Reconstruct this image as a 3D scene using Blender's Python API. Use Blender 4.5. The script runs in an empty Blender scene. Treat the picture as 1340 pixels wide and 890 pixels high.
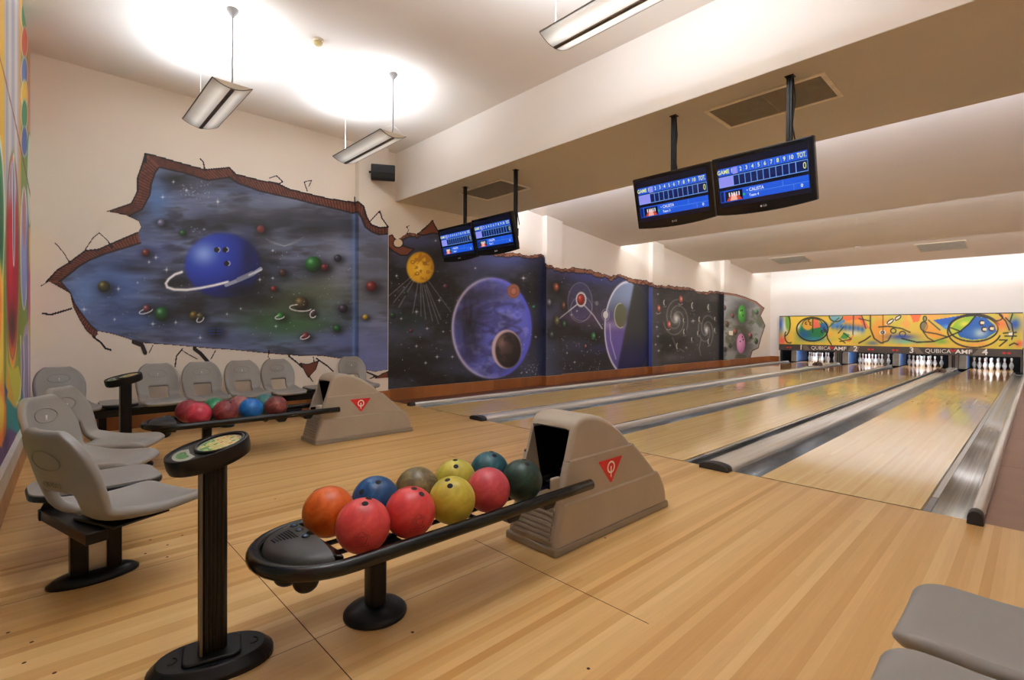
EXPOSURE = 0.62
SHELL_E, UP_E, SCR = 0.5, 30.0, 0.6
COVE_E = [175, 140, 125, 95]
COVE_C = [(.86, .94, 1.14), (.88, .97, 1.1), (.88, .97, 1.1), (.86, .97, 1.14)]
import bpy, bmesh, math, random
import numpy as np
from math import sin, cos, pi, radians
from mathutils import Vector, Matrix
SC = bpy.context.scene
COL = SC.collection
random.seed(7)

# ------------------------------------------------------------------ helpers
def lin(c):
    out = []
    for x in c[:3]:
        x = x / 255.0
        out.append(x / 12.92 if x <= 0.04045 else ((x + 0.055) / 1.055) ** 2.4)
    return (out[0], out[1], out[2], 1.0)

def link(o):
    COL.objects.link(o)
    return o

def tag(o, label=None, cat=None, group=None, kind=None):
    if label: o['label'] = label
    if cat: o['category'] = cat
    if group: o['group'] = group
    if kind: o['kind'] = kind
    return o

def thing(name, label, cat, loc=(0, 0, 0), rz=0.0, group=None):
    o = link(bpy.data.objects.new(name, None))
    o.empty_display_size = 0.1
    o.location = loc
    o.rotation_euler = (0, 0, rz)
    return tag(o, label, cat, group)

def copy_tree(o, parent=None):
    c = o.copy()
    COL.objects.link(c)
    if parent is not None:
        c.parent = parent
    for ch in list(o.children):
        copy_tree(ch, c)
    return c

class MB:
    """collects geometry in one bmesh, then links it as one mesh object"""
    def __init__(self):
        self.bm = bmesh.new()
    def _set(self, faces, mi, smooth):
        for f in faces:
            f.material_index = mi
            f.smooth = smooth
    def face(self, pts, mi=0, smooth=False):
        vs = [self.bm.verts.new(p) for p in pts]
        f = self.bm.faces.new(vs)
        self._set([f], mi, smooth)
        return f
    def box(self, x0, x1, y0, y1, z0, z1, mi=0, M=None):
        P = [(x0, y0, z0), (x1, y0, z0), (x1, y1, z0), (x0, y1, z0), (x0, y0, z1), (x1, y0, z1), (x1, y1, z1), (x0, y1, z1)]
        vs = [self.bm.verts.new(M @ Vector(p) if M else p) for p in P]
        fs = [self.bm.faces.new([vs[i] for i in q]) for q in ((3, 2, 1, 0), (4, 5, 6, 7), (0, 1, 5, 4), (1, 2, 6, 5), (2, 3, 7, 6), (3, 0, 4, 7))]
        self._set(fs, mi, False)
        return self
    def prism(self, pts, a0, a1, axis='x', mi=0, smooth=False, M=None):
        """2-D outline extruded along an axis: x -> pts are (y,z); y -> (x,z); z -> (x,y)"""
        def mk(p, a):
            q = {'x': (a, p[0], p[1]), 'y': (p[0], a, p[1]), 'z': (p[0], p[1], a)}[axis]
            return M @ Vector(q) if M else q
        A = [self.bm.verts.new(mk(p, a0)) for p in pts]
        B = [self.bm.verts.new(mk(p, a1)) for p in pts]
        n = len(pts)
        fs = []
        for i in range(n):
            j = (i + 1) % n
            fs.append(self.bm.faces.new((A[i], A[j], B[j], B[i])))
        self._set(fs, mi, smooth)
        caps = [self.bm.faces.new(A[::-1]), self.bm.faces.new(B)]
        self._set(caps, mi, False)
        return self
    def lathe(self, prof, seg=24, mi=0, smooth=True, M=None, sx=1.0, sy=1.0):
        """profile of (r, z) turned round z"""
        rings = []
        for r, z in prof:
            if r < 1e-6:
                p = Vector((0, 0, z))
                rings.append([self.bm.verts.new(M @ p if M else p)])
            else:
                rg = []
                for k in range(seg):
                    a = 2 * pi * k / seg
                    p = Vector((r * cos(a) * sx, r * sin(a) * sy, z))
                    rg.append(self.bm.verts.new(M @ p if M else p))
                rings.append(rg)
        fs = []
        for A, B in zip(rings, rings[1:]):
            if len(A) == 1 and len(B) == 1:
                continue
            for k in range(seg):
                j = (k + 1) % seg
                if len(A) == 1: fs.append(self.bm.faces.new((A[0], B[j], B[k])))
                elif len(B) == 1: fs.append(self.bm.faces.new((A[k], A[j], B[0])))
                else: fs.append(self.bm.faces.new((A[k], A[j], B[j], B[k])))
        self._set(fs, mi, smooth)
        return self
    def tube(self, path, r, seg=10, mi=0, smooth=True, closed=False, cap=True, flat=1.0):
        P = [Vector(p) for p in path]
        n = len(P)
        rings = []
        up0 = None
        for i in range(n):
            if closed: t = P[(i + 1) % n] - P[i - 1]
            else: t = P[min(i + 1, n - 1)] - P[max(i - 1, 0)]
            t.normalize()
            if up0 is None:
                ref = Vector((0, 0, 1)) if abs(t.z) < 0.9 else Vector((1, 0, 0))
                up0 = ref
            a = t.cross(up0)
            if a.length < 1e-5: a = t.cross(Vector((0, 1, 0.01)))
            a.normalize()
            b = a.cross(t).normalized()
            up0 = b
            rr = r[i] if isinstance(r, (list, tuple)) else r
            rings.append([self.bm.verts.new(P[i] + a * (rr * cos(2 * pi * k / seg)) + b * (rr * flat * sin(2 * pi * k / seg))) for k in range(seg)])
        fs = []
        m = n if closed else n - 1
        for i in range(m):
            A, B = rings[i], rings[(i + 1) % n]
            for k in range(seg):
                j = (k + 1) % seg
                fs.append(self.bm.faces.new((A[k], A[j], B[j], B[k])))
        self._set(fs, mi, smooth)
        if cap and not closed:
            self._set([self.bm.faces.new(rings[0][::-1]), self.bm.faces.new(rings[-1])], mi, False)
        return self
    def sphere(self, c, r, u=24, v=14, mi=0, sc=(1, 1, 1)):
        M = Matrix.Translation(c) @ Matrix.Diagonal((sc[0], sc[1], sc[2], 1))
        prof = [(r * sin(pi * i / v), -r * cos(pi * i / v)) for i in range(v + 1)]
        prof[0] = (0, -r); prof[-1] = (0, r)
        return self.lathe(prof, u, mi, True, M)
    def disc(self, c, n, r, seg=14, mi=0):
        n = Vector(n).normalized()
        a = n.orthogonal().normalized()
        b = n.cross(a)
        self.face([Vector(c) + a * (r * cos(2 * pi * k / seg)) + b * (r * sin(2 * pi * k / seg)) for k in range(seg)], mi)
        return self
    def grid(self, pts, mi=0, smooth=True, drop=None):
        """pts[i][j] grid of points; drop(i,j) -> True leaves that face out"""
        V = [[self.bm.verts.new(p) for p in row] for row in pts]
        fs = []
        for i in range(len(V) - 1):
            for j in range(len(V[0]) - 1):
                if drop and drop(i, j): continue
                fs.append(self.bm.faces.new((V[i][j], V[i][j + 1], V[i + 1][j + 1], V[i + 1][j])))
        self._set(fs, mi, smooth)
        return self
    def text(self, s, size, M, mi=0, extrude=0.0, align='CENTER', sx=1.0, bold=0.0):
        cu = bpy.data.curves.new('lettering', 'FONT')
        cu.body = s; cu.size = size; cu.align_x = align; cu.align_y = 'CENTER'
        cu.extrude = extrude; cu.offset = bold; cu.resolution_u = 3
        ob = bpy.data.objects.new('lettering', cu)
        me = bpy.data.meshes.new_from_object(ob)
        bpy.data.objects.remove(ob)
        vs = [self.bm.verts.new(M @ Vector((v.co.x * sx, v.co.y, v.co.z))) for v in me.vertices]
        for p in me.polygons:
            try:
                f = self.bm.faces.new([vs[i] for i in p.vertices])
                f.material_index = mi
            except ValueError:
                pass
        bpy.data.meshes.remove(me)
        bpy.data.curves.remove(cu)
        return self
    def build(self, name, mat=None, parent=None, bevel=0.0, seg=2, fix=True, loc=None, angle=35, sub=0, solid=0.0, soff=-1.0, autosmooth=None):
        if fix:
            bmesh.ops.recalc_face_normals(self.bm, faces=self.bm.faces)
        me = bpy.data.meshes.new(name)
        self.bm.to_mesh(me)
        self.bm.free()
        mats = mat if isinstance(mat, (list, tuple)) else [mat]
        for m in mats:
            if m: me.materials.append(m)
        o = link(bpy.data.objects.new(name, me))
        if parent is not None: o.parent = parent
        if loc: o.location = loc
        if solid:
            s = o.modifiers.new('thickness', 'SOLIDIFY'); s.thickness = solid; s.offset = soff
        if sub:
            s = o.modifiers.new('subdivision', 'SUBSURF'); s.levels = sub; s.render_levels = sub
        if bevel:
            b = o.modifiers.new('bevel', 'BEVEL'); b.width = bevel; b.segments = seg
            b.limit_method = 'ANGLE'; b.angle_limit = radians(angle)
            b.harden_normals = False
        if autosmooth:
            me.shade_smooth()
            me.set_sharp_from_angle(angle=radians(autosmooth))
        return o

def struct(o):
    o['kind'] = 'structure'
    return o

def rot_to(n, up=(0, 0, 1)):
    """matrix whose local z is n, local y as near up as can be"""
    z = Vector(n).normalized()
    y = Vector(up) - z * Vector(up).dot(z)
    y.normalize()
    x = y.cross(z)
    return Matrix((x, y, z)).transposed().to_4x4()

# ------------------------------------------------------------------ materials
class NT:
    def __init__(self, name):
        self.m = bpy.data.materials.new(name)
        self.m.use_nodes = True
        self.t = self.m.node_tree
        self.b = self.t.nodes['Principled BSDF']
    def n(self, typ, **kw):
        nd = self.t.nodes.new(typ)
        for k, v in kw.items():
            if k in nd.inputs.keys(): nd.inputs[k].default_value = v
            else: setattr(nd, k, v)
        return nd
    def l(self, a, b):
        self.t.links.new(a, b)
    def math(self, op, a, b=None, c=None):
        nd = self.t.nodes.new('ShaderNodeMath'); nd.operation = op
        for i, x in enumerate((a, b, c)):
            if x is None: continue
            if hasattr(x, 'links'): self.l(x, nd.inputs[i])
            else: nd.inputs[i].default_value = x
        return nd.outputs[0]
    def ramp(self, fac, stops, interp='LINEAR'):
        r = self.t.nodes.new('ShaderNodeValToRGB')
        r.color_ramp.interpolation = interp
        el = r.color_ramp.elements
        while len(el) < len(stops): el.new(0.5)
        for e, (p, c) in zip(el, stops):
            e.position = p; e.color = c
        self.l(fac, r.inputs[0])
        return r.outputs[0]
    def mix(self, fac, a, b, mode='MIX'):
        nd = self.t.nodes.new('ShaderNodeMix'); nd.data_type = 'RGBA'; nd.blend_type = mode
        for i, x in ((0, fac), (6, a), (7, b)):
            if hasattr(x, 'links'): self.l(x, nd.inputs[i])
            else: nd.inputs[i].default_value = x
        return nd.outputs[2]
    def coord(self, scale=(1, 1, 1), out='Object'):
        tc = self.t.nodes.new('ShaderNodeTexCoord')
        mp = self.t.nodes.new('ShaderNodeMapping')
        mp.inputs['Scale'].default_value = scale
        self.l(tc.outputs[out], mp.inputs[0])
        return mp.outputs[0]
    def noise(self, vec, scale, detail=3, rough=0.5, dist=0.0):
        nd = self.n('ShaderNodeTexNoise', Scale=scale, Detail=detail, Roughness=rough, Distortion=dist)
        if vec is not None: self.l(vec, nd.inputs['Vector'])
        return nd.outputs['Fac']
    def bump(self, h, strength=0.2, dist=0.01):
        b = self.n('ShaderNodeBump', Strength=strength, Distance=dist)
        self.l(h, b.inputs['Height'])
        self.l(b.outputs[0], self.b.inputs['Normal'])

def simple(name, rgb, rough=0.5, metal=0.0, var=0.06, vscale=6.0, bump=0.0, bscale=200, coat=0.0, spec=0.5, emis=None, estr=1.0):
    t = NT(name)
    c = lin(rgb)
    v = t.coord()
    f = t.noise(v, vscale, 4, 0.6)
    d = tuple(max(0, x * (1 - var * 2)) for x in c[:3]) + (1,)
    e = tuple(min(1, x * (1 + var * 2)) for x in c[:3]) + (1,)
    t.l(t.ramp(f, [(0.3, d), (0.7, e)]), t.b.inputs['Base Color'])
    t.b.inputs['Roughness'].default_value = rough
    t.b.inputs['Metallic'].default_value = metal
    t.b.inputs['Coat Weight'].default_value = coat
    t.b.inputs['Specular IOR Level'].default_value = spec
    if bump:
        t.bump(t.noise(v, bscale, 2), bump, 0.002)
    if emis:
        t.b.inputs['Emission Color'].default_value = lin(emis)
        t.b.inputs['Emission Strength'].default_value = estr
    return t.m

def emit(name, rgb, s=1.0):
    t = NT(name)
    t.b.inputs['Base Color'].default_value = (0, 0, 0, 1)
    t.b.inputs['Roughness'].default_value = 0.3
    t.b.inputs['Emission Color'].default_value = lin(rgb)
    t.b.inputs['Emission Strength'].default_value = s
    return t.m

def paint_mat(name, rough=0.6, coat=0.0):
    """colour comes from the painted mesh attribute 'paint'"""
    t = NT(name)
    a = t.n('ShaderNodeAttribute', attribute_name='paint')
    t.l(a.outputs['Color'], t.b.inputs['Base Color'])
    t.b.inputs['Roughness'].default_value = rough
    t.b.inputs['Coat Weight'].default_value = coat
    return t.m

def boards(name, cols, bw, bl, rough, coat=0.0, grain=0.5, axis='y', var=1.0, spec=0.5, joint=0.35):
    """strip flooring: long boards along an axis, random tone per board"""
    t = NT(name)
    tc = t.t.nodes.new('ShaderNodeTexCoord')
    sp = t.t.nodes.new('ShaderNodeSeparateXYZ')
    t.l(tc.outputs['Object'], sp.inputs[0])
    X, Y = (sp.outputs[0], sp.outputs[1]) if axis == 'y' else (sp.outputs[1], sp.outputs[0])
    row = t.math('FLOOR', t.math('DIVIDE', X, bw))
    wn = t.n('ShaderNodeTexWhiteNoise', noise_dimensions='1D')
    t.l(row, wn.inputs['W'])
    yy = t.math('ADD', t.math('DIVIDE', Y, bl), t.math('MULTIPLY', wn.outputs['Value'], 7.3))
    seg = t.math('FLOOR', yy)
    cv = t.t.nodes.new('ShaderNodeCombineXYZ')
    t.l(row, cv.inputs[0]); t.l(seg, cv.inputs[1])
    w2 = t.n('ShaderNodeTexWhiteNoise', noise_dimensions='3D')
    t.l(cv.outputs[0], w2.inputs['Vector'])
    base = t.ramp(w2.outputs['Value'], [(i / (len(cols) - 1), lin(c)) for i, c in enumerate(cols)])
    # grain stretched along the board
    mp = t.t.nodes.new('ShaderNodeMapping')
    mp.inputs['Scale'].default_value = (60, 2.2, 1) if axis == 'y' else (2.2, 60, 1)
    t.l(tc.outputs['Object'], mp.inputs[0])
    ad = t.t.nodes.new('ShaderNodeVectorMath'); ad.operation = 'ADD'
    t.l(mp.outputs[0], ad.inputs[0]); t.l(w2.outputs['Color'], ad.inputs[1])
    g = t.noise(ad.outputs[0], 1.0, 5, 0.65, 0.6)
    gcol = t.ramp(g, [(0.25, (1 - 0.45 * grain,) * 3 + (1,)), (0.75, (1.0,) * 3 + (1,))])
    c1 = t.mix(1.0, base, gcol, 'MULTIPLY')
    # soft wide tone drift
    lo = t.noise(t.coord((0.6, 0.25, 1)), 1.2, 3)
    c2 = t.mix(1.0, c1, t.ramp(lo, [(0.3, (0.9, 0.89, 0.87, 1)), (0.7, (1, 1, 1, 1))]), 'MULTIPLY')
    # hairline joints
    fx = t.math('FRACT', t.math('DIVIDE', X, bw))
    jx = t.math('LESS_THAN', fx, 0.03)
    c3 = t.mix(t.math('MULTIPLY', jx, joint), c2, lin((90, 58, 30)))
    t.l(c3, t.b.inputs['Base Color'])
    r2 = t.noise(t.coord((3, 0.8, 1)), 2.0, 4)
    rr = t.math('ADD', t.math('MULTIPLY', r2, 0.08), rough - 0.04)
    t.l(rr, t.b.inputs['Roughness'])
    t.b.inputs['Coat Weight'].default_value = coat
    t.b.inputs['Coat Roughness'].default_value = 0.04
    t.b.inputs['Specular IOR Level'].default_value = spec
    return t.m
# ------------------------------------------------------------------ camera
f_, yaw_, y0_, h_, cx_, cy_ = 657.054, .810299, 435.702, 1.2424, 1.63141, -4.4715
roll_, pit_ = .00494065, -.00632794
R_ = Vector((cos(yaw_), sin(yaw_), 0)); Fh_ = Vector((-sin(yaw_), cos(yaw_), 0)); Z_ = Vector((0, 0, 1))
F_ = Fh_ * cos(pit_) + Z_ * sin(pit_)
U_ = -Fh_ * sin(pit_) + Z_ * cos(pit_)
R2_ = R_ * cos(roll_) + U_ * sin(roll_)
U2_ = -R_ * sin(roll_) + U_ * cos(roll_)
cam = bpy.data.cameras.new('camera')
cam.sensor_fit = 'HORIZONTAL'; cam.sensor_width = 36.0
cam.lens = f_ / 1340 * 36.0
cam.shift_y = -(445 - y0_) / 1340
cam.clip_start = 0.05; cam.clip_end = 100
co = link(bpy.data.objects.new('camera', cam))
Mc = Matrix((R2_, U2_, -F_)).transposed().to_4x4()
Mc.translation = Vector((cx_, cy_, h_))
co.matrix_world = Mc
SC.camera = co
SC.view_settings.view_transform = 'Standard'
SC.view_settings.look = 'None'
SC.view_settings.gamma = 1.0
SC.view_settings.use_curve_mapping = False
SC.view_settings.exposure = EXPOSURE
SC.cycles.max_bounces = 16; SC.cycles.diffuse_bounces = 14; SC.cycles.glossy_bounces = 6
w = bpy.data.worlds.new('world'); SC.world = w
w.use_nodes = True
w.node_tree.nodes['Background'].inputs[0].default_value = (0.9, 0.85, 0.8, 1)
w.node_tree.nodes['Background'].inputs[1].default_value = 0.05

# ------------------------------------------------------------------ materials
def wall_paint(name, rgb, rough=0.75):
    t = NT(name)
    c = lin(rgb)
    f = t.noise(t.coord(), 0.8, 4, 0.6)
    t.l(t.ramp(f, [(0.3, tuple(x * .96 for x in c[:3]) + (1,)), (0.7, c)]), t.b.inputs['Base Color'])
    t.b.inputs['Roughness'].default_value = rough
    t.bump(t.noise(t.coord(), 90, 3), 0.08, 0.003)
    return t.m

M = {}
M['wall'] = wall_paint('cream wall paint', (236, 227, 214))
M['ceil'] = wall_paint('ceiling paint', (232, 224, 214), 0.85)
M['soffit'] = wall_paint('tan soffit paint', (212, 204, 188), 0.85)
M['white'] = wall_paint('white wall paint', (238, 232, 224))
M['approach'] = boards('approach boards', [(197, 149, 84), (215, 171, 107), (224, 184, 122), (205, 158, 94), (230, 194, 134), (217, 173, 111)], 0.04, 30.0, 0.33, 0.0, 0.3, 'y', joint=0.06)
M['lane'] = boards('lane boards', [(228, 190, 120), (236, 202, 134), (240, 208, 142), (232, 196, 126), (242, 212, 148)], 0.0274, 2.4, 0.13, 0.25, 0.25, 'y', joint=0.12)
M['pindeck'] = boards('pin deck boards', [(212, 152, 88), (222, 166, 102), (226, 172, 110), (216, 158, 94)], 0.0274, 1.4, 0.08, 0.35, 0.25, 'y', joint=0.2)
M['skirting'] = boards('stained skirting wood', [(156, 92, 46), (180, 110, 56), (190, 120, 64), (166, 100, 50)], 0.6, 1.9, 0.32, 0.1, 0.9, 'y', joint=0)
M['walk'] = simple('brown walkway board', (138, 104, 86), 0.5, 0, 0.05, 3)
M['redfloor'] = simple('dark red floor strip', (98, 52, 36), 0.5, 0, 0.06, 4)
M['subfloor'] = simple('dark subfloor', (30, 27, 25), 0.8)
M['gutter'] = simple('grey gutter plastic', (112, 116, 120), 0.28, 0.35, 0.08, 3)
def streaky(name, c1, c2, rough, metal):
    t = NT(name)
    f = t.noise(t.coord((60, 0.5, 60)), 1.0, 4, 0.6)
    f2 = t.noise(t.coord((4, 14, 4)), 1.0, 3, 0.6)
    t.l(t.mix(t.math('MULTIPLY', f2, 0.35), t.ramp(f, [(0.3, lin(c1)), (0.7, lin(c2))]), lin(c1)), t.b.inputs['Base Color'])
    t.b.inputs['Roughness'].default_value = rough; t.b.inputs['Metallic'].default_value = metal
    return t.m
M['gutter2'] = streaky('worn silver gutter', (158, 158, 154), (210, 208, 200), 0.24, 0.6)
M['cap'] = streaky('brushed aluminium capping', (206, 204, 198), (238, 236, 230), 0.24, 0.5)
M['black'] = simple('black plastic', (17, 17, 19), 0.36, 0, 0.05, 8, spec=0.3)
M['blackgloss'] = simple('glossy black', (8, 8, 10), 0.18, 0, 0.05, 8, spec=0.35)
M['blacksteel'] = simple('black coated steel', (13, 12, 12), 0.3, 0.0, 0.05, 8, spec=0.3)
M['darkend'] = simple('dark rubber end cap', (34, 34, 37), 0.55, 0, 0.06, 20)
M['seam'] = simple('dark seam', (70, 44, 24), 0.8)
M['trimwhite'] = simple('pale moulding paint', (206, 200, 192), 0.5, 0, 0.04, 4)
M['cream'] = simple('cream plastic', (222, 208, 180), 0.5, 0, 0.04, 8)
M['greyplast'] = simple('grey plastic', (146, 144, 142), 0.5, 0, 0.03, 8)
M['chrome'] = simple('brushed steel', (190, 188, 184), 0.3, 0.9, 0.04, 20)
M['whiteplast'] = simple('white plastic', (232, 228, 220), 0.45, 0, 0.03, 8)
M['grille'] = simple('olive vent grille', (150, 140, 120), 0.6, 0, 0.05, 8)

XW = -6.1
LW = 1.0668
LX = {4: 0.0, 3: -1.7756, 2: -3.3183, 1: -5.0939}   # left edge of each lane

# ------------------------------------------------------------------ room shell
def wf(x): return -4.634 - 0.0421 * (x + 3.02)      # the wall behind the seats is a little out of square

struct(MB().box(-6.3, 4.8, -5.2, -0.004, -0.08, 0.0).build('floor', M['approach']))
struct(MB().box(-6.3, 4.8, -0.004, 20.8, -0.24, -0.16).build('floor_subfloor', M['subfloor']))
struct(MB().box(-6.12, -5.43, 0.0, 17.7, -0.16, -0.001).build('floor_left_strip', M['redfloor']))
m = MB().box(1.392, 4.62, -0.004, 2.05, -0.16, 0.0)
for a in np.arange(2.056, 17.6, 2.05): m.box(1.392, 4.62, a, min(a + 2.044, 17.7), -0.16, 0.0)
struct(m.build('floor_walkway', M['walk']))
struct(MB().box(-6.3, XW, -4.75, 17.9, -0.16, 4.4).build('wall_left', M['wall']))
struct(MB().box(4.6, 4.8, -5.2, 17.9, -0.16, 4.4).build('wall_right', M['wall']))
struct(MB().prism([(-6.3, wf(-6.3)), (4.8, wf(4.8)), (4.8, -5.3), (-6.3, -5.3)], 0.0, 4.4, 'z').build('wall_front', M['wall']))
m = MB().box(-6.3, 4.8, 17.72, 17.9, 0.75, 4.4).box(-6.3, -5.72, 17.72, 17.9, -0.16, 0.75).box(1.29, 4.8, 17.72, 17.9, -0.16, 0.75)
struct(m.build('wall_back', M['white']))
struct(MB().box(-6.3, 4.8, -5.2, 0.2, 4.29, 4.4).build('ceiling', M['ceil']))
PIL = [(-0.67, -0.13), (3.82, 4.36), (8.27, 8.90), (12.96, 13.47)]
XP = -5.97
for i, (a, b) in enumerate(PIL):
    struct(MB().box(XW - 0.02, XP, a, b, 0.0, 4.29 if i == 0 else 4.2).build('wall_left_pilaster', M['wall']))
# ceiling over the lanes: a tan soffit beam, then panels that slope down towards the pins, each hiding a lamp cove
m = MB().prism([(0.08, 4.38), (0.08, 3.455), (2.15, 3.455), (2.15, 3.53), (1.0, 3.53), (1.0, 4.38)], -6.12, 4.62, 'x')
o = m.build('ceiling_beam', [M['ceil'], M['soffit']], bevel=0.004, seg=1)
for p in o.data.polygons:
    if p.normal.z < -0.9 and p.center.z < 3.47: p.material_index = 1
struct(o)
EDG = [2.15, 6.85, 11.35, 15.80]
SL = 0.1065
for k in range(3):
    ya, yb = EDG[k] - 1.15, EDG[k + 1]
    za = 3.477 + (yb - ya) * SL
    m = MB().prism([(ya, za), (yb, 3.477), (yb, 3.53), (yb - 1.15, 3.53 + 1.15 * SL), (ya, za + 0.06)], -6.12, 4.62, 'x')
    m.box(-6.12, 4.62, yb - 1.2, yb - 1.15, 3.53 + 1.1 * SL, 4.38)
    struct(m.build('ceiling_panel', M['ceil']))
struct(MB().box(-6.12, 4.62, 14.6, 17.9, 4.15, 4.38).build('ceiling_recess', M['white']))

# skirting: dark stained board along the mural wall, stepping round the pilasters
m = MB()
ys = [wf(XW) + 0.02]
for a, b in PIL: ys += [a, b]
ys.append(17.70)
for i in range(0, len(ys), 2):
    m.box(XW - 0.01, XW + 0.025, ys[i], ys[i + 1], 0, 0.205)
for a, b in PIL:
    m.box(XW - 0.01, XP + 0.025, a - 0.025, b + 0.025, 0, 0.205)
struct(m.build('baseboard_left', M['skirting']))
def along(x, off, z0, z1, mb, x1, th):
    mb.prism([(x, wf(x) + off), (x1, wf(x1) + off), (x1, wf(x1) + off + th), (x, wf(x) + off + th)], z0, z1, 'z')
m = MB(); along(-6.07, -0.01, 0, 0.21, m, 4.5, 0.03)
struct(m.build('baseboard_front', simple('tan skirting wood', (176, 128, 84), 0.4, 0, 0.08, 5)))
m = MB(); along(-6.07, -0.01, 0.21, 0.335, m, 4.5, 0.045)
struct(m.build('trim_1', M['trimwhite']))
m = MB().box(XW - 0.01, 1.0, 17.70, 17.725, 0, 0.205)
m = MB().box(-6.09, -5.74, 17.69, 17.73, 0, 0.205)
struct(m.build('baseboard_back', M['skirting']))
# cross seams and spot marks in the approach
m = MB()
for y, x0, x1 in ((-3.66, -2.3, 0.4), (-2.59, -0.66, 0.5), (-1.52, -2.4, -0.2), (-3.66, 1.0, 3.0)):
    m.box(x0, x1, y, y + 0.0035, -0.001, 0.0006)
for x in (-0.36, -3.67, -2.01, 2.4, -1.55):
    m.box(x - 0.001, x + 0.001, -4.6, -2.6, -0.001, 0.0005)
struct(m.build('floor_seam', M['seam']))
m = MB()
for (x, y) in ((-1.95, -3.98), (-1.80, -3.92), (-1.75, -4.03), (-1.62, -3.95), (-1.9, -3.83), (-0.9, -2.9), (-1.25, -4.55), (-1.1, -4.48), (-0.95, -4.5), (-0.80, -4.42), (-1.38, -4.62), (-2.2, -3.2), (0.5, -3.0), (-0.15, -2.0), (-0.13, -3.35)):
    m.disc((x, y, 0.0008), (0, 0, 1), 0.007, 10)
struct(m.build('floor_marks', M['seam']))

# ------------------------------------------------------------------ lanes
ORD = {1: 'first bowling lane, beside the mural wall', 2: 'second bowling lane from the mural wall', 3: 'third bowling lane from the mural wall, left of the wide silver capping', 4: 'nearest bowling lane, beside the brown walkway'}
for n in (1, 2, 3, 4):
    x = LX[n]
    t = thing('bowling_lane', ORD[n], 'bowling lane', (x + LW / 2, 0, 0), 0, 'bowling lanes')
    MB().box(-LW / 2, LW / 2, 0.018, 13.4, -0.12, 0.0).build('lane_bed', M['lane'], t)
    MB().box(-LW / 2, LW / 2, -0.003, 0.017, -0.1, -0.0015).build('foul_line_joint', M['subfloor'], t)
    MB().box(-LW / 2, LW / 2, 13.4, 19.5, -0.12, 0.0).build('pin_deck', M['pindeck'], t)

def gutter(x0, x1, label, mat, rail=None):
    w = (x1 - x0)
    n = 12
    t = thing('lane_gutter', label, 'gutter', (x0, 0, 0), 0, 'gutters beside the lanes')
    mb = MB()
    prof = []
    for i in range(n + 1):
        a = pi * i / n
        prof.append((w / 2 - w / 2 * cos(a), -0.012 - 0.075 * sin(a) ** 0.8))
    mb.grid([[(px, y, pz) for px, pz in prof] for y in (0.004, 6, 12, 17.66)])
    mb.build('channel', mat, t, solid=0.006, soff=-1)
    MB().box(0.001, w - 0.001, -0.002, 0.006, -0.10, -0.004).build('end_plate', M['black'], t)
    if rail is not None:
        r0, r1 = (0.012, 0.052) if rail < 0 else (w - 0.052, w - 0.012)
        MB().box(r0, r1, 0.01, 0.42, -0.02, -0.003).build('bumper_rail', M['gutter'], t, bevel=0.004)
        MB().box(r0, r1, 0.428, 17.4, -0.02, -0.001).build('bumper_rail', M['gutter2'], t, bevel=0.004)
gutter(LX[1] - 0.235, LX[1], 'grey gutter between the mural wall capping and the first lane', M['gutter'])
gutter(LX[1] + LW, LX[1] + LW + 0.219, 'grey gutter on the near side of the first lane', M['gutter'])
gutter(LX[2] - 0.235, LX[2], 'grey gutter on the mural side of the second lane', M['gutter'])
gutter(LX[2] + LW, LX[2] + LW + 0.205, 'grey gutter on the near side of the second lane', M['gutter'], -1)
gutter(LX[3] - 0.205, LX[3], 'grey gutter on the mural side of the third lane', M['gutter'])
gutter(LX[3] + LW, LX[3] + LW + 0.219, 'gutter between the third lane and the wide silver capping', M['gutter'], -1)
gutter(LX[4] - 0.235, LX[4], 'dark grey gutter between the wide silver capping and the nearest lane', M['gutter'])
gutter(LX[4] + LW, LX[4] + LW + 0.25, 'worn silver gutter between the nearest lane and the brown walkway', M['gutter2'], -1)

def capping(x0, x1, h, label, ystart=-0.02):
    w = x1 - x0
    t = thing('lane_capping', label, 'capping', ((x0 + x1) / 2, 0, 0), 0, 'cappings between the lanes')
    def prof(hh, ww, zb):
        pts = [(-ww / 2, zb)]
        for i in range(13):
            a = pi - pi * i / 12
            pts.append((ww / 2 * cos(a), 0.008 + (hh - 0.008) * sin(a) ** 0.55))
        pts.append((ww / 2, zb))
        return pts
    MB().prism(prof(h, w, -0.10), 0.0, 17.55, 'y', 0, True).build('capping_strip', M['cap'], t, autosmooth=40)
    MB().prism(prof(h + 0.006, w + 0.012, 0.001), -0.10, 0.0, 'y', 0, True).build('end_cap', M['darkend'], t, bevel=0.006, seg=2, autosmooth=40)
capping(-5.42, LX[1] - 0.236, 0.055, 'thin pale capping rail along the foot of the mural wall')
capping(LX[1] + LW + 0.22, LX[2] - 0.236, 0.06, 'wide silver capping between the first and second lanes')
capping(LX[2] + LW + 0.206, LX[3] - 0.206, 0.06, 'narrow silver capping between the second and third lanes')
capping(LX[3] + LW + 0.22, LX[4] - 0.236, 0.06, 'wide silver capping with black end between the third and nearest lanes')
capping(LX[4] + LW + 0.252, 1.39, 0.085, 'tall rounded pale capping along the brown walkway')

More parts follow.
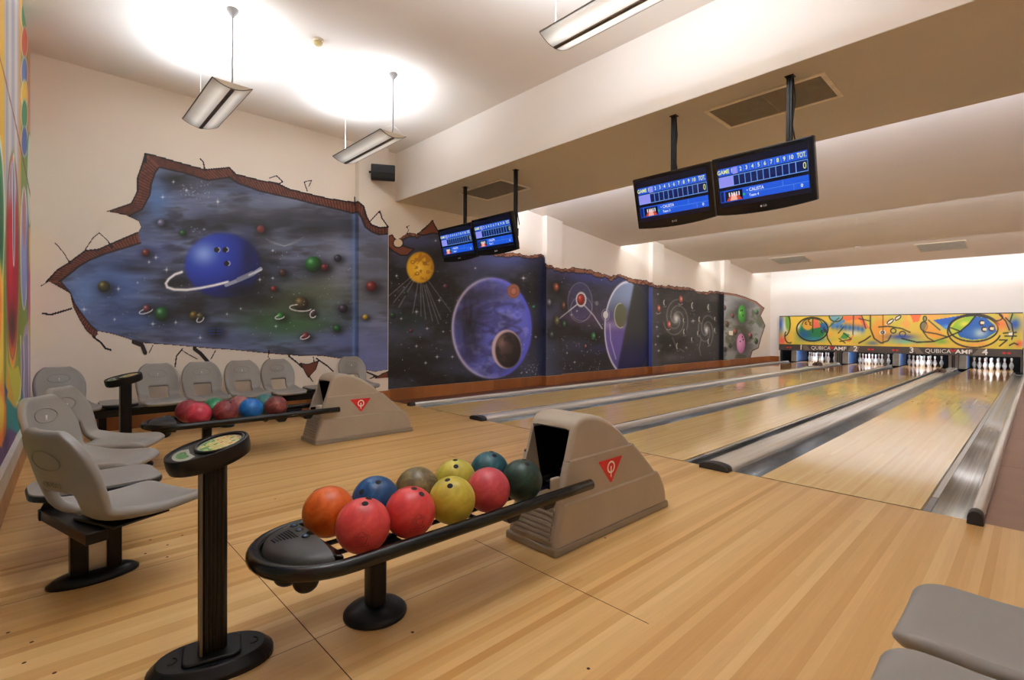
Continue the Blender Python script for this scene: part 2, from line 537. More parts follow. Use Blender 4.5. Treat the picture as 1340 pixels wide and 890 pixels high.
def sensor(x, y, label):
    t = thing('sensor_box', label, 'sensor box', (x, y, 0.0605), 0, 'sensor boxes on the cappings')
    m = MB().prism([(-0.125, 0), (0.125, 0), (0.11, 0.07), (0.05, 0.11), (-0.05, 0.11), (-0.11, 0.07)], -0.16, 0.16, 'y')
    m.build('housing', simple('brown sensor housing', (82, 60, 46), 0.6), t, bevel=0.01)
    MB().box(-0.03, 0.03, -0.165, -0.158, 0.03, 0.06).build('lens', M['blackgloss'], t)
sensor(-3.67, 15.2, 'brown sensor box on the capping between lanes one and two')
sensor(-0.36, 14.7, 'brown sensor box on the capping between lanes three and four')

# ------------------------------------------------------------------ lamps
def area(name, loc, rot, sx, sy, e, col=(0.88, 0.98, 1.12)):
    L = bpy.data.lights.new(name, 'AREA'); L.shape = 'RECTANGLE'; L.size = sx; L.size_y = sy
    L.energy = e; L.color = col
    o = link(bpy.data.objects.new(name, L)); o.location = loc; o.rotation_euler = rot
    return o
PL, PW, PD = 1.29, 0.345, 0.055
def arc(n=14, w=PW, d=PD):
    return [(w * (i / n - 0.5), -d * (1 - (2 * i / n - 1) ** 2)) for i in range(n + 1)]
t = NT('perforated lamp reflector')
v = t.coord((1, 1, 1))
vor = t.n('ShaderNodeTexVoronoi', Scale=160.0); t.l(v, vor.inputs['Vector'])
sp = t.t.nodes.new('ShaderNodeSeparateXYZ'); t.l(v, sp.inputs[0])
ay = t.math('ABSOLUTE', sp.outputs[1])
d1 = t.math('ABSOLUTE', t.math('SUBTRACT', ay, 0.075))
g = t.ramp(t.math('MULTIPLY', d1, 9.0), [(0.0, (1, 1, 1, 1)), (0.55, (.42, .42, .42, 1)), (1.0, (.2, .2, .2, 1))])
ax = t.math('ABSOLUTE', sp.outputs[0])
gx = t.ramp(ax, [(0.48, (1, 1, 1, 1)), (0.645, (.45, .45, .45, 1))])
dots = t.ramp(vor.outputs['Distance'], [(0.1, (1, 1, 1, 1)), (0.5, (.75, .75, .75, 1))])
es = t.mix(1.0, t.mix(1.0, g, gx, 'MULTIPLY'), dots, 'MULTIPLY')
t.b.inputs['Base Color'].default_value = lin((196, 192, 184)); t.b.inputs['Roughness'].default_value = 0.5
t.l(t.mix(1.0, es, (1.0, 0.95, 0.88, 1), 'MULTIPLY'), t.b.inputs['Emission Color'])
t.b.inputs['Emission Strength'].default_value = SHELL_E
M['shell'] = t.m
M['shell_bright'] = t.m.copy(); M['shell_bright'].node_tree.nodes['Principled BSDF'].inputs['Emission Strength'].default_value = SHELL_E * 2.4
M['lampdark'] = simple('dark lamp trim', (104, 94, 82), 0.5, 0.0)
M['lampend'] = simple('lamp end plate', (196, 184, 164), 0.6)
M['lampglow'] = emit('fluorescent tube', (255, 244, 228), 3.0)
def pendant(x, y, label, k=1.0):
    z = 3.585
    t = thing('pendant_lamp', label, 'pendant lamp', (x, y, z), 0, 'pendant lamps under the ceiling')
    ar = arc()
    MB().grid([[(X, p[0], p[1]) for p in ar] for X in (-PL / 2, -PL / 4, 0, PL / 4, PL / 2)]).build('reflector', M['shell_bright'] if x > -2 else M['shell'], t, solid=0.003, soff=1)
    MB().box(-PL / 2, PL / 2, -0.017, 0.017, -PD - 0.012, -PD + 0.004).build('spine', M['lampdark'], t, bevel=0.004)
    for s in (-1, 1):
        MB().prism(ar, s * PL / 2, s * (PL / 2 + 0.006), 'x').build('end_plate', M['lampend'], t)
        MB().tube([(-PL / 2, s * PW / 2, 0), (PL / 2, s * PW / 2, 0)], 0.006, 8).build('side_rim', M['lampdark'], t)
        MB().tube([(s * (PL / 2 + 0.003), p[0], p[1]) for p in ar], 0.005, 6).build('end_rim', M['lampdark'], t)
        MB().tube([(-PL / 2 + 0.05, s * 0.075, -0.012), (PL / 2 - 0.05, s * 0.075, -0.012)], 0.013, 10).build('fluorescent_tube', M['lampglow'], t)
    zt = 4.29 - z
    c = MB().lathe([(0.0, zt), (0.055, zt), (0.05, zt - 0.02), (0.012, zt - 0.075), (0.0, zt - 0.078)], 20, M=Matrix.Translation((PL / 2 - 0.01, 0, 0))).build('ceiling_rose', M['greyplast'], t)
    MB().tube([(PL / 2 - 0.01, 0, zt - 0.07), (PL / 2 - 0.012, 0.004, zt * .6), (PL / 2 - 0.006, -0.003, zt * .3), (PL / 2 - 0.01, 0, 0.05), (PL / 2 - 0.03, 0, 0.0)], 0.007, 8).build('power_cord', M['greyplast'], t)
    for s in (-1, 1):
        e = s * (PL / 2 - 0.012)
        if s < 0: MB().tube([(e, 0, zt), (e, 0, 0.1)], 0.0018, 5).build('drop_wire', M['whiteplast'], t)
        for q in (-1, 1):
            MB().tube([(e, 0, 0.1), (e, q * (PW / 2 - 0.01), 0.0)], 0.0018, 5).build('suspension_wire', M['whiteplast'], t)
    MB().lathe([(0, zt), (0.014, zt), (0.012, zt - 0.012), (0, zt - 0.014)], 10, M=Matrix.Translation((-PL / 2 + 0.012, 0, 0))).build('wire_anchor', M['whiteplast'], t)
    for s in (-1, 1):
        area('lamp_uplight', (x, y + s * 0.05, z + 0.012), (pi + s * radians(22), 0, 0), PL - 0.1, 0.12, UP_E / 2 * k).data.spread = radians(125 if x < -2 else 165)
    return t
pendant(-4.35, -3.095, 'perforated pendant lamp hanging nearest the painted end wall, at upper left', 0.62)
pendant(-4.35, -1.365, 'perforated pendant lamp hanging above the wall speaker', 0.7)
pendant(-0.45, -1.42, 'bright white pendant lamp at the top edge, before the ceiling beam', 0.85)
pendant(-0.45, -3.12, 'unseen pendant lamp added above the bowling balls to light the foreground', 3.6)  # unseen fixture, added to brighten the foreground floor
pendant(3.0, -1.42, 'unseen pendant lamp added for light over the right-hand seats beside the beam', 0.2)  # unseen fixture on the right, added for extra light
pendant(3.0, -3.12, 'unseen pendant lamp added for light over the right-hand seats by the end wall', 0.3)  # its unseen neighbour, also added for the light
# cove lamps lying on top of each ceiling step, out of sight from the seats
for k, yb in enumerate(EDG):
    area('cove_lamp', (-0.75, yb - 0.22, 3.62), (radians(180 - 40), 0, 0), 10.4, 0.12, COVE_E[k], COVE_C[k])

# ------------------------------------------------------------------ ceiling fittings
t = thing('smoke_detector', 'small cream smoke detector on the ceiling between the pendant lamps', 'smoke detector', (-3.64, -2.30, 4.29))
MB().lathe([(0, 0), (0.058, 0), (0.055, -0.018), (0.03, -0.022), (0, -0.022)], 20).build('base', M['cream'], t)
MB().lathe([(0.03, -0.018), (0.046, -0.026), (0.044, -0.042), (0.03, -0.058), (0, -0.062)], 20).build('sensor_head', simple('yellowed plastic', (206, 186, 130), 0.5), t)

M['ventframe'] = simple('beige vent frame', (240, 228, 204), 0.6)
def vent(x0, x1, y0, y1, label, tilt=0.0, zc=3.455, mat='grille'):
    cx, cy = (x0 + x1) / 2, (y0 + y1) / 2
    hw, hd = (x1 - x0) / 2, (y1 - y0) / 2
    t = thing('air_vent', label, 'air vent', (cx, cy, zc), 0, 'air vents in the ceiling')
    t.rotation_euler = (-tilt, 0, 0)
    fr = 0.04
    m = MB()
    for a in ((-hw, hw, -hd, -hd + fr), (-hw, hw, hd - fr, hd), (-hw, -hw + fr, -hd + fr, hd - fr), (hw - fr, hw, -hd + fr, hd - fr)):
        m.box(a[0], a[1], a[2], a[3], -0.014, 0.0)
    m.build('frame', M['ventframe'] if mat == 'grille' else M['cream'], t, bevel=0.003)
    m = MB().box(-hw + fr, hw - fr, -hd + fr, hd - fr, -0.003, 0.001)
    n = int((hd * 2 - 2 * fr) / 0.02)
    for i in range(n):
        y = -hd + fr + 0.02 * (i + 0.5)
        m.box(-hw + fr, hw - fr, y - 0.006, y + 0.006, -0.009, -0.002)
    m.box(-0.006, 0.006, -hd + fr, hd - fr, -0.011, -0.002)
    m.build('louvre_grille', M[mat], t)
vent(-0.72, 0.35, 0.40, 1.02, 'olive air vent in the tan beam above the large right-hand screens')
vent(-4.88, -3.84, 0.48, 1.14, 'olive air vent in the tan beam above the distant left-hand screens')
M['palevent'] = simple('pale vent grille', (176, 172, 158), 0.6)
za = 3.477 + (15.8 - 14.1) * SL
vent(-0.85, 0.25, 13.6, 14.6, 'pale air vent in the far ceiling panel, the right one above the pins', math.atan(SL), za, 'palevent')
vent(-4.75, -3.65, 13.6, 14.6, 'pale air vent in the far ceiling panel, nearer the mural wall', math.atan(SL), za, 'palevent')
t = thing('ceiling_sensor', 'tiny white sensor on the lower edge of a far ceiling panel', 'sensor', (-1.70, 11.28, 3.484))
MB().lathe([(0, 0), (0.06, 0), (0.05, -0.03), (0.0, -0.04)], 14).build('sensor_dome', M['whiteplast'], t)

# wall speaker
t = thing('wall_speaker', 'black loudspeaker mounted high on the pilaster beside the ceiling beam', 'speaker', (-5.97, -0.33, 3.80))
Ms = Matrix.Translation((0.17, 0, 0.0)) @ Matrix.Rotation(radians(-30), 4, 'Z') @ Matrix.Rotation(radians(10), 4, 'Y')
def rrect(w, h, r, n=5):
    pts = []
    for cx, cy, a0 in ((w / 2 - r, h / 2 - r, 0), (-w / 2 + r, h / 2 - r, 90), (-w / 2 + r, -h / 2 + r, 180), (w / 2 - r, -h / 2 + r, 270)):
        for i in range(n + 1):
            a = radians(a0 + 90 * i / n)
            pts.append((cx + r * cos(a), cy + r * sin(a)))
    return pts
m = MB().prism([(0.07, -0.125), (0.085, 0), (0.07, 0.125), (-0.04, 0.125), (-0.1, 0.07), (-0.1, -0.07), (-0.04, -0.125)], -0.19, 0.19, 'y', M=Ms)
m.build('cabinet', M['black'], t, bevel=0.012, seg=3)
m = MB().prism([(0.07, -0.11), (0.093, 0), (0.07, 0.11)], -0.175, 0.175, 'y', M=Ms)
m.build('grille', simple('speaker grille', (20, 20, 21), 0.6, 0, 0.1, 300, 0.4, 400), t, bevel=0.004)
MB().box(-0.02, 0.02, -0.06, 0.06, -0.06, 0.06).tube([(0.0, 0, 0), (0.11, 0, 0)], 0.02, 10).build('wall_bracket', M['black'], t, bevel=0.004)
MB().tube([Ms @ Vector((0, -0.19, 0)), Ms @ Vector((0, -0.225, 0))], 0.018, 12).build('swivel_knob', M['black'], t)
# ------------------------------------------------------------------ score screens
M['scr_black'] = emit('dark screen area', (4, 6, 22), 1.0)
M['scr_blue'] = emit('bright blue bar', (30, 92, 226), SCR)
M['scr_deep'] = emit('deep blue cell', (12, 30, 92), SCR)
M['scr_line'] = emit('pale blue line', (120, 176, 255), SCR)
M['scr_lilac'] = emit('lilac cell', (150, 150, 246), SCR)
M['scr_yel'] = emit('yellow lettering', (236, 244, 130), SCR)
M['scr_white'] = emit('white lettering', (236, 242, 255), SCR)
M['scr_red'] = emit('red lane picture', (206, 70, 60), SCR)
M['scr_pink'] = emit('pale lane picture', (250, 180, 160), SCR)
M['scr_green'] = emit('green dot', (30, 190, 90), SCR)
SM = [M[k] for k in ('scr_black', 'scr_blue', 'scr_deep', 'scr_line', 'scr_lilac', 'scr_yel', 'scr_white', 'scr_red', 'scr_pink', 'scr_green')]
M['tvbody'] = simple('black screen housing', (16, 15, 16), 0.25, 0, 0.05, 8)

def screen_tv(cx, yc, zc, polex, label, team, group):
    W, H, D = 0.845, 0.545, 0.10
    t = thing('score_screen', label, 'screen', (cx, yc, zc), 0, group)
    T = Matrix.Rotation(radians(14), 4, 'X')
    def bow(w, h, dz, n=10):
        pts = [(w / 2, h / 2), (-w / 2, h / 2)]
        for i in range(n + 1):
            x = -w / 2 + w * i / n
            pts.append((x, -h / 2 + dz * (2 * x / w) ** 2))
        return pts
    MB().prism(bow(W, H, 0.028), -0.03, 0.03, 'y', M=T).build('front_bezel', M['tvbody'], t, bevel=0.008, seg=2)
    MB().prism(bow(W - 0.08, H - 0.1, 0.02), 0.028, 0.085, 'y', M=T).build('rear_housing', M['tvbody'], t, bevel=0.02, seg=2)
    # picture: fx to the right, fz downwards, both as fractions of the housing
    m = MB()
    lay = [0]
    def P(fx, fz, k=0):
        return T @ Vector(((fx - 0.5) * W, -0.0302 - 0.0003 * k, (0.5 - fz) * H))
    def rc(x0, x1, z0, z1, mi, k):
        m.face([P(x0, z1, k), P(x1, z1, k), P(x1, z0, k), P(x0, z0, k)], mi)
    RX = Matrix.Rotation(pi / 2, 4, 'X')
    def tx(s, fx, fz, h, mi, k, al='CENTER', sx=1.0, b=0.0):
        m.text(s, h * H, T @ Matrix.Translation(((fx - 0.5) * W, -0.0302 - 0.0003 * k, (0.5 - fz) * H)) @ RX, mi, 0, al, sx, b)
    rc(0.045, 0.955, 0.07, 0.83, 0, 1)
    rc(0.06, 0.94, 0.19, 0.31, 1, 2)          # heading bar
    rc(0.215, 0.265, 0.20, 0.31, 4, 3)
    tx('GAME 1', 0.135, 0.25, 0.095, 5, 4, sx=0.8, b=0.001)
    for i in range(2, 11):
        tx(str(i), 0.24 + (i - 1) * 0.0615, 0.25, 0.09, 5, 4, sx=0.8, b=0.001)
        rc(0.27 + (i - 2) * 0.0615, 0.273 + (i - 2) * 0.0615, 0.20, 0.30, 3, 4)
    tx('TOT.', 0.89, 0.25, 0.105, 5, 4, sx=0.55, b=0.001)
    rc(0.06, 0.94, 0.325, 0.50, 3, 2)         # frame cells
    rc(0.064, 0.215, 0.33, 0.495, 4, 3)
    for i in range(10):
        x = 0.219 + i * 0.0615
        rc(x, x + 0.0555, 0.335, 0.49, 2, 3)
    rc(0.836, 0.936, 0.335, 0.49, 2, 3)
    tx('0', 0.91, 0.415, 0.14, 5, 4, sx=0.7)
    rc(0.06, 0.94, 0.555, 0.75, 1, 2)         # player panel
    rc(0.065, 0.10, 0.565, 0.74, 2, 3)
    rc(0.115, 0.30, 0.575, 0.74, 0, 3)
    m.face([P(0.125, 0.735, 4), P(0.295, 0.735, 4), P(0.25, 0.645, 4), P(0.17, 0.645, 4)], 7)
    m.face([P(0.165, 0.735, 5), P(0.245, 0.735, 5), P(0.225, 0.62, 5), P(0.19, 0.62, 5)], 8)
    for i in range(5):
        rc(0.155 + i * 0.026, 0.166 + i * 0.026, 0.60, 0.665, 6, 6)
    m.disc(P(0.315, 0.665, 5), T @ Vector((0, -1, 0)) - Vector((0, 0, 0)), 0.011, 12, 9)
    rc(0.34, 0.94, 0.652, 0.656, 3, 3); rc(0.70, 0.703, 0.56, 0.65, 3, 3); rc(0.80, 0.803, 0.66, 0.745, 3, 3)
    tx('\u25b8 CALISTA', 0.345, 0.612, 0.075, 6, 4, 'LEFT', 0.8, 0.0006)
    tx(team, 0.365, 0.70, 0.06, 6, 4, 'LEFT', 0.85, 0.0006)
    tx('0', 0.875, 0.70, 0.07, 6, 4, sx=0.9, b=0.001)
    m.build('screen', SM, t, fix=False)
    g = MB()
    g.disc(P(0.478, 0.905, 1), T @ Vector((0, -1, 0)), 0.009, 14)
    g.text('LG', 0.024, T @ Matrix.Translation((0.0 - 0.001, -0.0306, (0.5 - 0.905) * H)) @ RX, 0, 0, 'LEFT', 1.0, 0.0004)
    g.build('maker_logo', simple('silver lettering', (200, 200, 200), 0.3), t, fix=False)
    # ceiling pole and bracket
    dx = polex - cx
    top = 3.455 - zc
    p = MB().box(dx - 0.024, dx + 0.024, 0.065, 0.105, 0.02, top - 0.005)
    p.box(dx - 0.008, dx + 0.008, 0.058, 0.066, 0.04, top - 0.01)
    p.build('ceiling_pole', M['blacksteel'], t, bevel=0.004)
    MB().box(dx - 0.036, dx + 0.036, 0.05, 0.12, top - 0.008, top).build('ceiling_plate', M['blacksteel'], t, bevel=0.003)
    MB().box(min(dx, 0) - 0.04, max(dx, 0) + 0.04, 0.075, 0.11, -0.05, 0.06).build('rear_bracket', M['blacksteel'], t, bevel=0.004)
    MB().tube([(dx + 0.03, 0.07, top - 0.02), (dx + 0.05, 0.06, top * .75), (dx + 0.03, 0.055, top * .5), (dx + 0.055, 0.07, top * .3), (dx + 0.07, 0.09, 0.1)], 0.006, 6).build('cable', M['black'], t)
    return t
gr = 'score screens hanging from the beam'
screen_tv(-0.070, 0.20, 2.578, 0.119, 'large right-hand score screen of the near pair, showing GAME 1', 'Team 4', gr)
screen_tv(-0.941, 0.225, 2.580, -0.986, 'left-hand score screen of the near pair under the large vent', 'Team 3', gr)
screen_tv(-3.715, 0.27, 2.585, -3.382, 'right-hand score screen of the small distant pair near the mural', 'Team 2', gr)
screen_tv(-4.598, 0.295, 2.575, -4.538, 'leftmost score screen of the distant pair, beside the painted yellow sun', 'Team 1', gr)

# ------------------------------------------------------------------ pins
M['pin'] = simple('white pin plastic', (238, 238, 240), 0.18, 0, 0.01, 8, coat=0.3)
M['pinred'] = simple('red pin stripe', (200, 36, 40), 0.25)
pin_prof_ = [(0.0, 0), (0.0265, 0.0), (0.029, 0.006), (0.036, 0.03), (0.047, 0.06), (0.0572, 0.095), (0.0605, 0.114), (0.059, 0.135), (0.051, 0.17), (0.0385, 0.205), (0.028, 0.232), (0.0235, 0.254), (0.0245, 0.28), (0.0285, 0.31), (0.0323, 0.343), (0.031, 0.36), (0.024, 0.374), (0.012, 0.380), (0, 0.381)]
pin_prof = sorted(pin_prof_[2:-1] + [(0.0262, 0.2395), (0.0246, 0.246), (0.0242, 0.262), (0.0243, 0.2685)], key=lambda q: q[1])
pin_prof = pin_prof_[:2] + [q for q in pin_prof] + [(0, 0.381)]
pm = MB().lathe(pin_prof, 20)
pin0 = pm.build('bowling_pin', [M['pin'], M['pinred']])
for p in pin0.data.polygons:
    if 0.2396 < p.center.z < 0.2459 or 0.2622 < p.center.z < 0.2684: p.material_index = 1
ROWN = [['head pin'], ['left pin of the second row', 'right pin of the second row'], ['left pin of the third row', 'middle pin of the third row', 'right pin of the third row'],
        ['far left pin of the back row', 'inner left pin of the back row', 'inner right pin of the back row', 'far right pin of the back row']]
LN = {1: 'lane one', 2: 'lane two', 3: 'lane three', 4: 'lane four'}
stripe = MB().lathe([(0.0262, 0.239), (0.0252, 0.247)], 16)
stripe.lathe([(0.0245, 0.262), (0.0252, 0.270)], 16)
first = True
for n in (1, 2, 3, 4):
    for r in range(4):
        for k in range(r + 1):
            o = pin0 if first else pin0.copy()
            if not first: COL.objects.link(o)
            first = False
            o.location = (LX[n] + LW / 2 + (k - r / 2) * 0.3048, 18.288 + 0.264 * r, 0.0)
            tag(o, 'white bowling pin, %s, on %s' % (ROWN[r][k], LN[n]), 'bowling pin', 'bowling pins standing on the lanes')
stripe.bm.free()

# ------------------------------------------------------------------ masking unit and pin bays
def unp(u, v, ax, val):
    r = F_ + R2_ * ((u - 670) / f_) - U2_ * ((v - y0_) / f_)
    o = Vector((cx_, cy_, h_))
    return o + r * ((val - o[ax]) / r[ax])
YM = 17.6
t = thing('masking_unit', 'long colourful masking board with lane numbers above the pins', 'masking unit', (-2.22, YM, 0.47))
lx, rx = -5.71 + 2.22, 1.268 + 2.22
MB().box(lx, rx, 0.002, 0.10, 0.22, 1.385).build('board_frame', simple('black board edge', (34, 30, 26), 0.5), t)
M['fascia'] = simple('brown grey fascia', (74, 64, 54), 0.5, 0, 0.05, 4)
M['fascia2'] = simple('lighter fascia panel', (120, 106, 90), 0.5, 0, 0.05, 4)
MB().prism([(-0.03, 0.0), (-0.01, 0.235), (0.10, 0.235), (0.10, 0.0)], lx, rx, 'x').build('sign_fascia', M['fascia'], t, bevel=0.004)
def fpt(u, frac, k):          # a place on the sloping fascia under picture column u
    X = unp(u, 455, 1, YM - 0.02).x + 2.22
    return Vector((X, -0.03 + 0.02 * frac - 0.0015 * k, 0.235 * frac))
def fpoly(us, k):
    return [fpt(u, fr, k) for u, fr in us]
tilt = Matrix.Rotation(pi / 2 - math.atan(0.02 / 0.235), 4, 'X')
def ftext(s, u, frac, h, k, sx, bold):
    return Matrix.Translation(fpt(u, frac, k)) @ tilt, s, h, sx, bold
for q in ([(1050, .92), (1056, .92), (1060.5, .08), (1052, .08)], [(1113, .92), (1125, .92), (1122, .08), (1109, .08)], [(1194, .92), (1202, .92), (1209, .08), (1199, .08)], [(1280, .92), (1291, .92), (1287, .08), (1272, .08)]):
    pan = MB(); pan.face(fpoly(q, 1)); pan.build('lighter_panel', M['fascia2'], t)
M['signwhite'] = simple('white sign lettering', (236, 230, 220), 0.5)
M['signred'] = simple('red sign lettering', (206, 44, 40), 0.5)
for s, u in (('1', 1048.3), ('2', 1119.5), ('3', 1193.0), ('4', 1289.0)):
    MM, s_, h, sx, b = ftext(s, u, 0.52, 0.27, 2, 1.0, 0.006)
    nm = MB(); nm.text(s_, h, MM, 0, 0, 'CENTER', sx, b)
    nm.build('lane_number', M['signwhite'], t, fix=False)
for ua, ub in ((1061.0, 1108.0), (1210.0, 1273.0)):
    wa, wb = fpt(ua, .5, 2).x, fpt(ub, .5, 2).x
    Wd = wb - wa
    lg = MB()
    for s, fr, wfr, mi, b in (('QUBICA', 0.285, 0.55, 0, 0.0), ('\u2022', 0.60, 0.1, 1, 0.0), ('AMF', 0.82, 0.34, 0, 0.004)):
        cu = bpy.data.curves.new('probe', 'FONT'); cu.body = s; cu.size = 0.19
        ob = bpy.data.objects.new('probe', cu); me = bpy.data.meshes.new_from_object(ob)
        xs = [q.co.x for q in me.vertices]; tw = max(xs) - min(xs)
        bpy.data.objects.remove(ob); bpy.data.meshes.remove(me); bpy.data.curves.remove(cu)
        MM = Matrix.Translation(fpt(ua, .5, 2) + Vector((Wd * fr, 0, 0))) @ tilt
        if mi == 0: lg.text(s, 0.19, MM, 0, 0, 'CENTER', Wd * wfr / tw, b)
        else:
            c = fpt(ua, .5, 2) + Vector((Wd * fr, 0, 0))
            for dx, dz in ((-.06, .06), (.06, .06), (0, -.0), (-.03, .03), (.03, .03)):
                lg.disc(c + Vector((dx, dz * .085, dz)), (0, -1, 0.085), 0.03, 6, 1)
    lg.build('maker_lettering', [M['signwhite'], M['signred']], t, fix=False)
for u in (1032.5, 1139.5, 1171.5, 1317.0):
    for d in (-0.055, 0.055):
        rd = MB()
        c = fpt(u, 0.5, 2) + Vector((d, 0, 0))
        rd.face([c + Vector((0.045 * cos(a) * 1.0, 0.003 * sin(a), 0.036 * sin(a))) for a in np.linspace(0, 2 * pi, 12, endpoint=False)])
        rd.build('red_lamp_mark', M['signred'], t, fix=False)
# painted board
ART = t

M['bayblack'] = simple('black pin bay curtain', (14, 14, 18), 0.8)
M['bayblue'] = simple('blue bay side panel', (46, 76, 120), 0.4, 0, 0.06, 5)
M['baygrey'] = simple('grey bay post', (150, 144, 134), 0.5, 0, 0.06, 5)
struct(MB().box(-5.9, 1.5, 20.35, 20.45, -0.16, 1.2).box(-5.9, 1.5, 17.75, 20.4, 0.9, 1.0).box(-5.98, -5.9, 17.75, 20.4, -0.16, 1.0).box(1.5, 1.58, 17.75, 20.4, -0.16, 1.0).build('wall_back_recess', M['bayblack']))
def bay(lane_left, posts, label):
    x0 = lane_left - 0.22
    t = thing('bay_divider', label, 'divider', (x0, 17.80, 0), 0, 'dividers between the pin bays')
    MB().prism([(0.0, 0.02), (0.0, 0.40), (0.03, 0.455), (0.18, 0.455), (0.20, 0.44), (0.20, 0.02)], 0.0, 0.05, 'y').build('grey_cover', M['baygrey'], t, bevel=0.01)
    MB().box(0.004, 0.196, 0.05, 1.3, 0.02, 0.45).build('blue_panel', M['bayblue'], t)
    for a, b_, mt in posts:
        MB().box(a - x0, b_ - x0, -0.06, 0.02, 0.0, 0.465).build('slotted_post', M[mt], t, bevel=0.005)
    return t
bay(LX[1], [(-5.70, -5.66, 'bayblack')], 'grey and blue bay divider at the left end, under lane number 1')
bay(LX[2], [(-3.78, -3.71, 'fascia2'), (-3.67, -3.64, 'fascia2'), (-3.61, -3.57, 'fascia')], 'grey and blue bay divider between lanes one and two')
bay(LX[3], [(-2.235, -2.165, 'fascia')], 'grey and blue bay divider between lanes two and three')
bay(LX[4], [(-0.47, -0.39, 'fascia2'), (-0.36, -0.335, 'fascia'), (-0.31, -0.23, 'fascia2')], 'grey and blue bay divider between lanes three and four')
t = thing('bay_post', 'dark end post of the pin bays beside the brown walkway', 'post', (1.255, 17.7, 0))
MB().box(-0.02, 0.02, -0.02, 2.4, -0.1, 0.465).build('side_board', M['bayblack'], t)
MB().box(-0.03, 0.03, -0.04, -0.015, 0.0, 0.465).build('front_strip', M['fascia'], t, bevel=0.005)

for n in (1, 2, 3, 4):
    area('pin_light', (LX[n] + LW / 2, 17.95, 0.82), (radians(-38), 0, 0), 1.0, 0.12, 24.0, (0.78, 0.88, 1.0))

# ------------------------------------------------------------------ ball returns
M['hood'] = simple('taupe hood plastic', (162, 150, 134), 0.46, 0, 0.025, 5, 0.06, 400)
M['hood2'] = simple('dark taupe skirt', (138, 128, 113), 0.5, 0, 0.03, 5)
M['badge_red'] = simple('red badge', (204, 24, 28), 0.35)
M['badge_white'] = simple('white badge emblem', (240, 232, 224), 0.4)
M['rail'] = simple('black rail tube', (13, 13, 13), 0.25, 0, 0.05, 12, spec=0.4)
M['trackblue'] = simple('dark blue track', (26, 30, 52), 0.25, 0.3, 0.08, 8)
M['console'] = simple('charcoal console plastic', (46, 45, 44), 0.42, 0, 0.05, 10, 0.1, 500)

def evald(ob, cutter):
    md = ob.modifiers.new('cut', 'BOOLEAN'); md.object = cutter; md.operation = 'DIFFERENCE'; md.solver = 'EXACT'
    bpy.context.view_layer.update()
    dg = bpy.context.evaluated_depsgraph_get()
    me = bpy.data.meshes.new_from_object(ob.evaluated_get(dg))
    ob.modifiers.clear()
    old = ob.data; ob.data = me
    bpy.data.meshes.remove(old)

def tier(name, prof, soft, w, parent, cutter, lim):
    """one moulded section of the hood: profile (y,z) across width w; soft = profile edges whose rims are rounded"""
    bm = bmesh.new()
    A = [bm.verts.new((-w, y, z)) for y, z in prof]
    B = [bm.verts.new((w, y, z)) for y, z in prof]
    n = len(prof)
    for i in range(n):
        j = (i + 1) % n
        f = bm.faces.new((A[i], A[j], B[j], B[i])); f.smooth = True
    bm.faces.new(A[::-1]); bm.faces.new(B)
    bmesh.ops.recalc_face_normals(bm, faces=bm.faces)
    es = []
    for i in range(n):
        if i in soft:
            for V in (A, B):
                e = bm.edges.get((V[i], V[(i + 1) % n]))
                if e: es.append(e)
    bmesh.ops.bevel(bm, geom=es, offset=0.034, segments=5, profile=0.5, affect='EDGES', clamp_overlap=True)
    for f in bm.faces: f.smooth = True
    me = bpy.data.meshes.new(name); bm.to_mesh(me); bm.free()
    me.materials.append(M['hood']); me.materials.append(M['blackgloss'])
    o = link(bpy.data.objects.new(name, me))
    if cutter: evald(o, cutter)
    o.data.shade_smooth(); o.data.set_sharp_from_angle(angle=radians(32))
    for p in o.data.polygons:
        c = p.center
        if abs(c.x) < 0.142 and c.y > lim and c.y < 1.66 and p.normal.length > 0 and 0.3 < c.z < 0.70 and cutter:
            p.material_index = 1  # faces deep in the opening turn black to carry its shade
    o.parent = parent
    return o

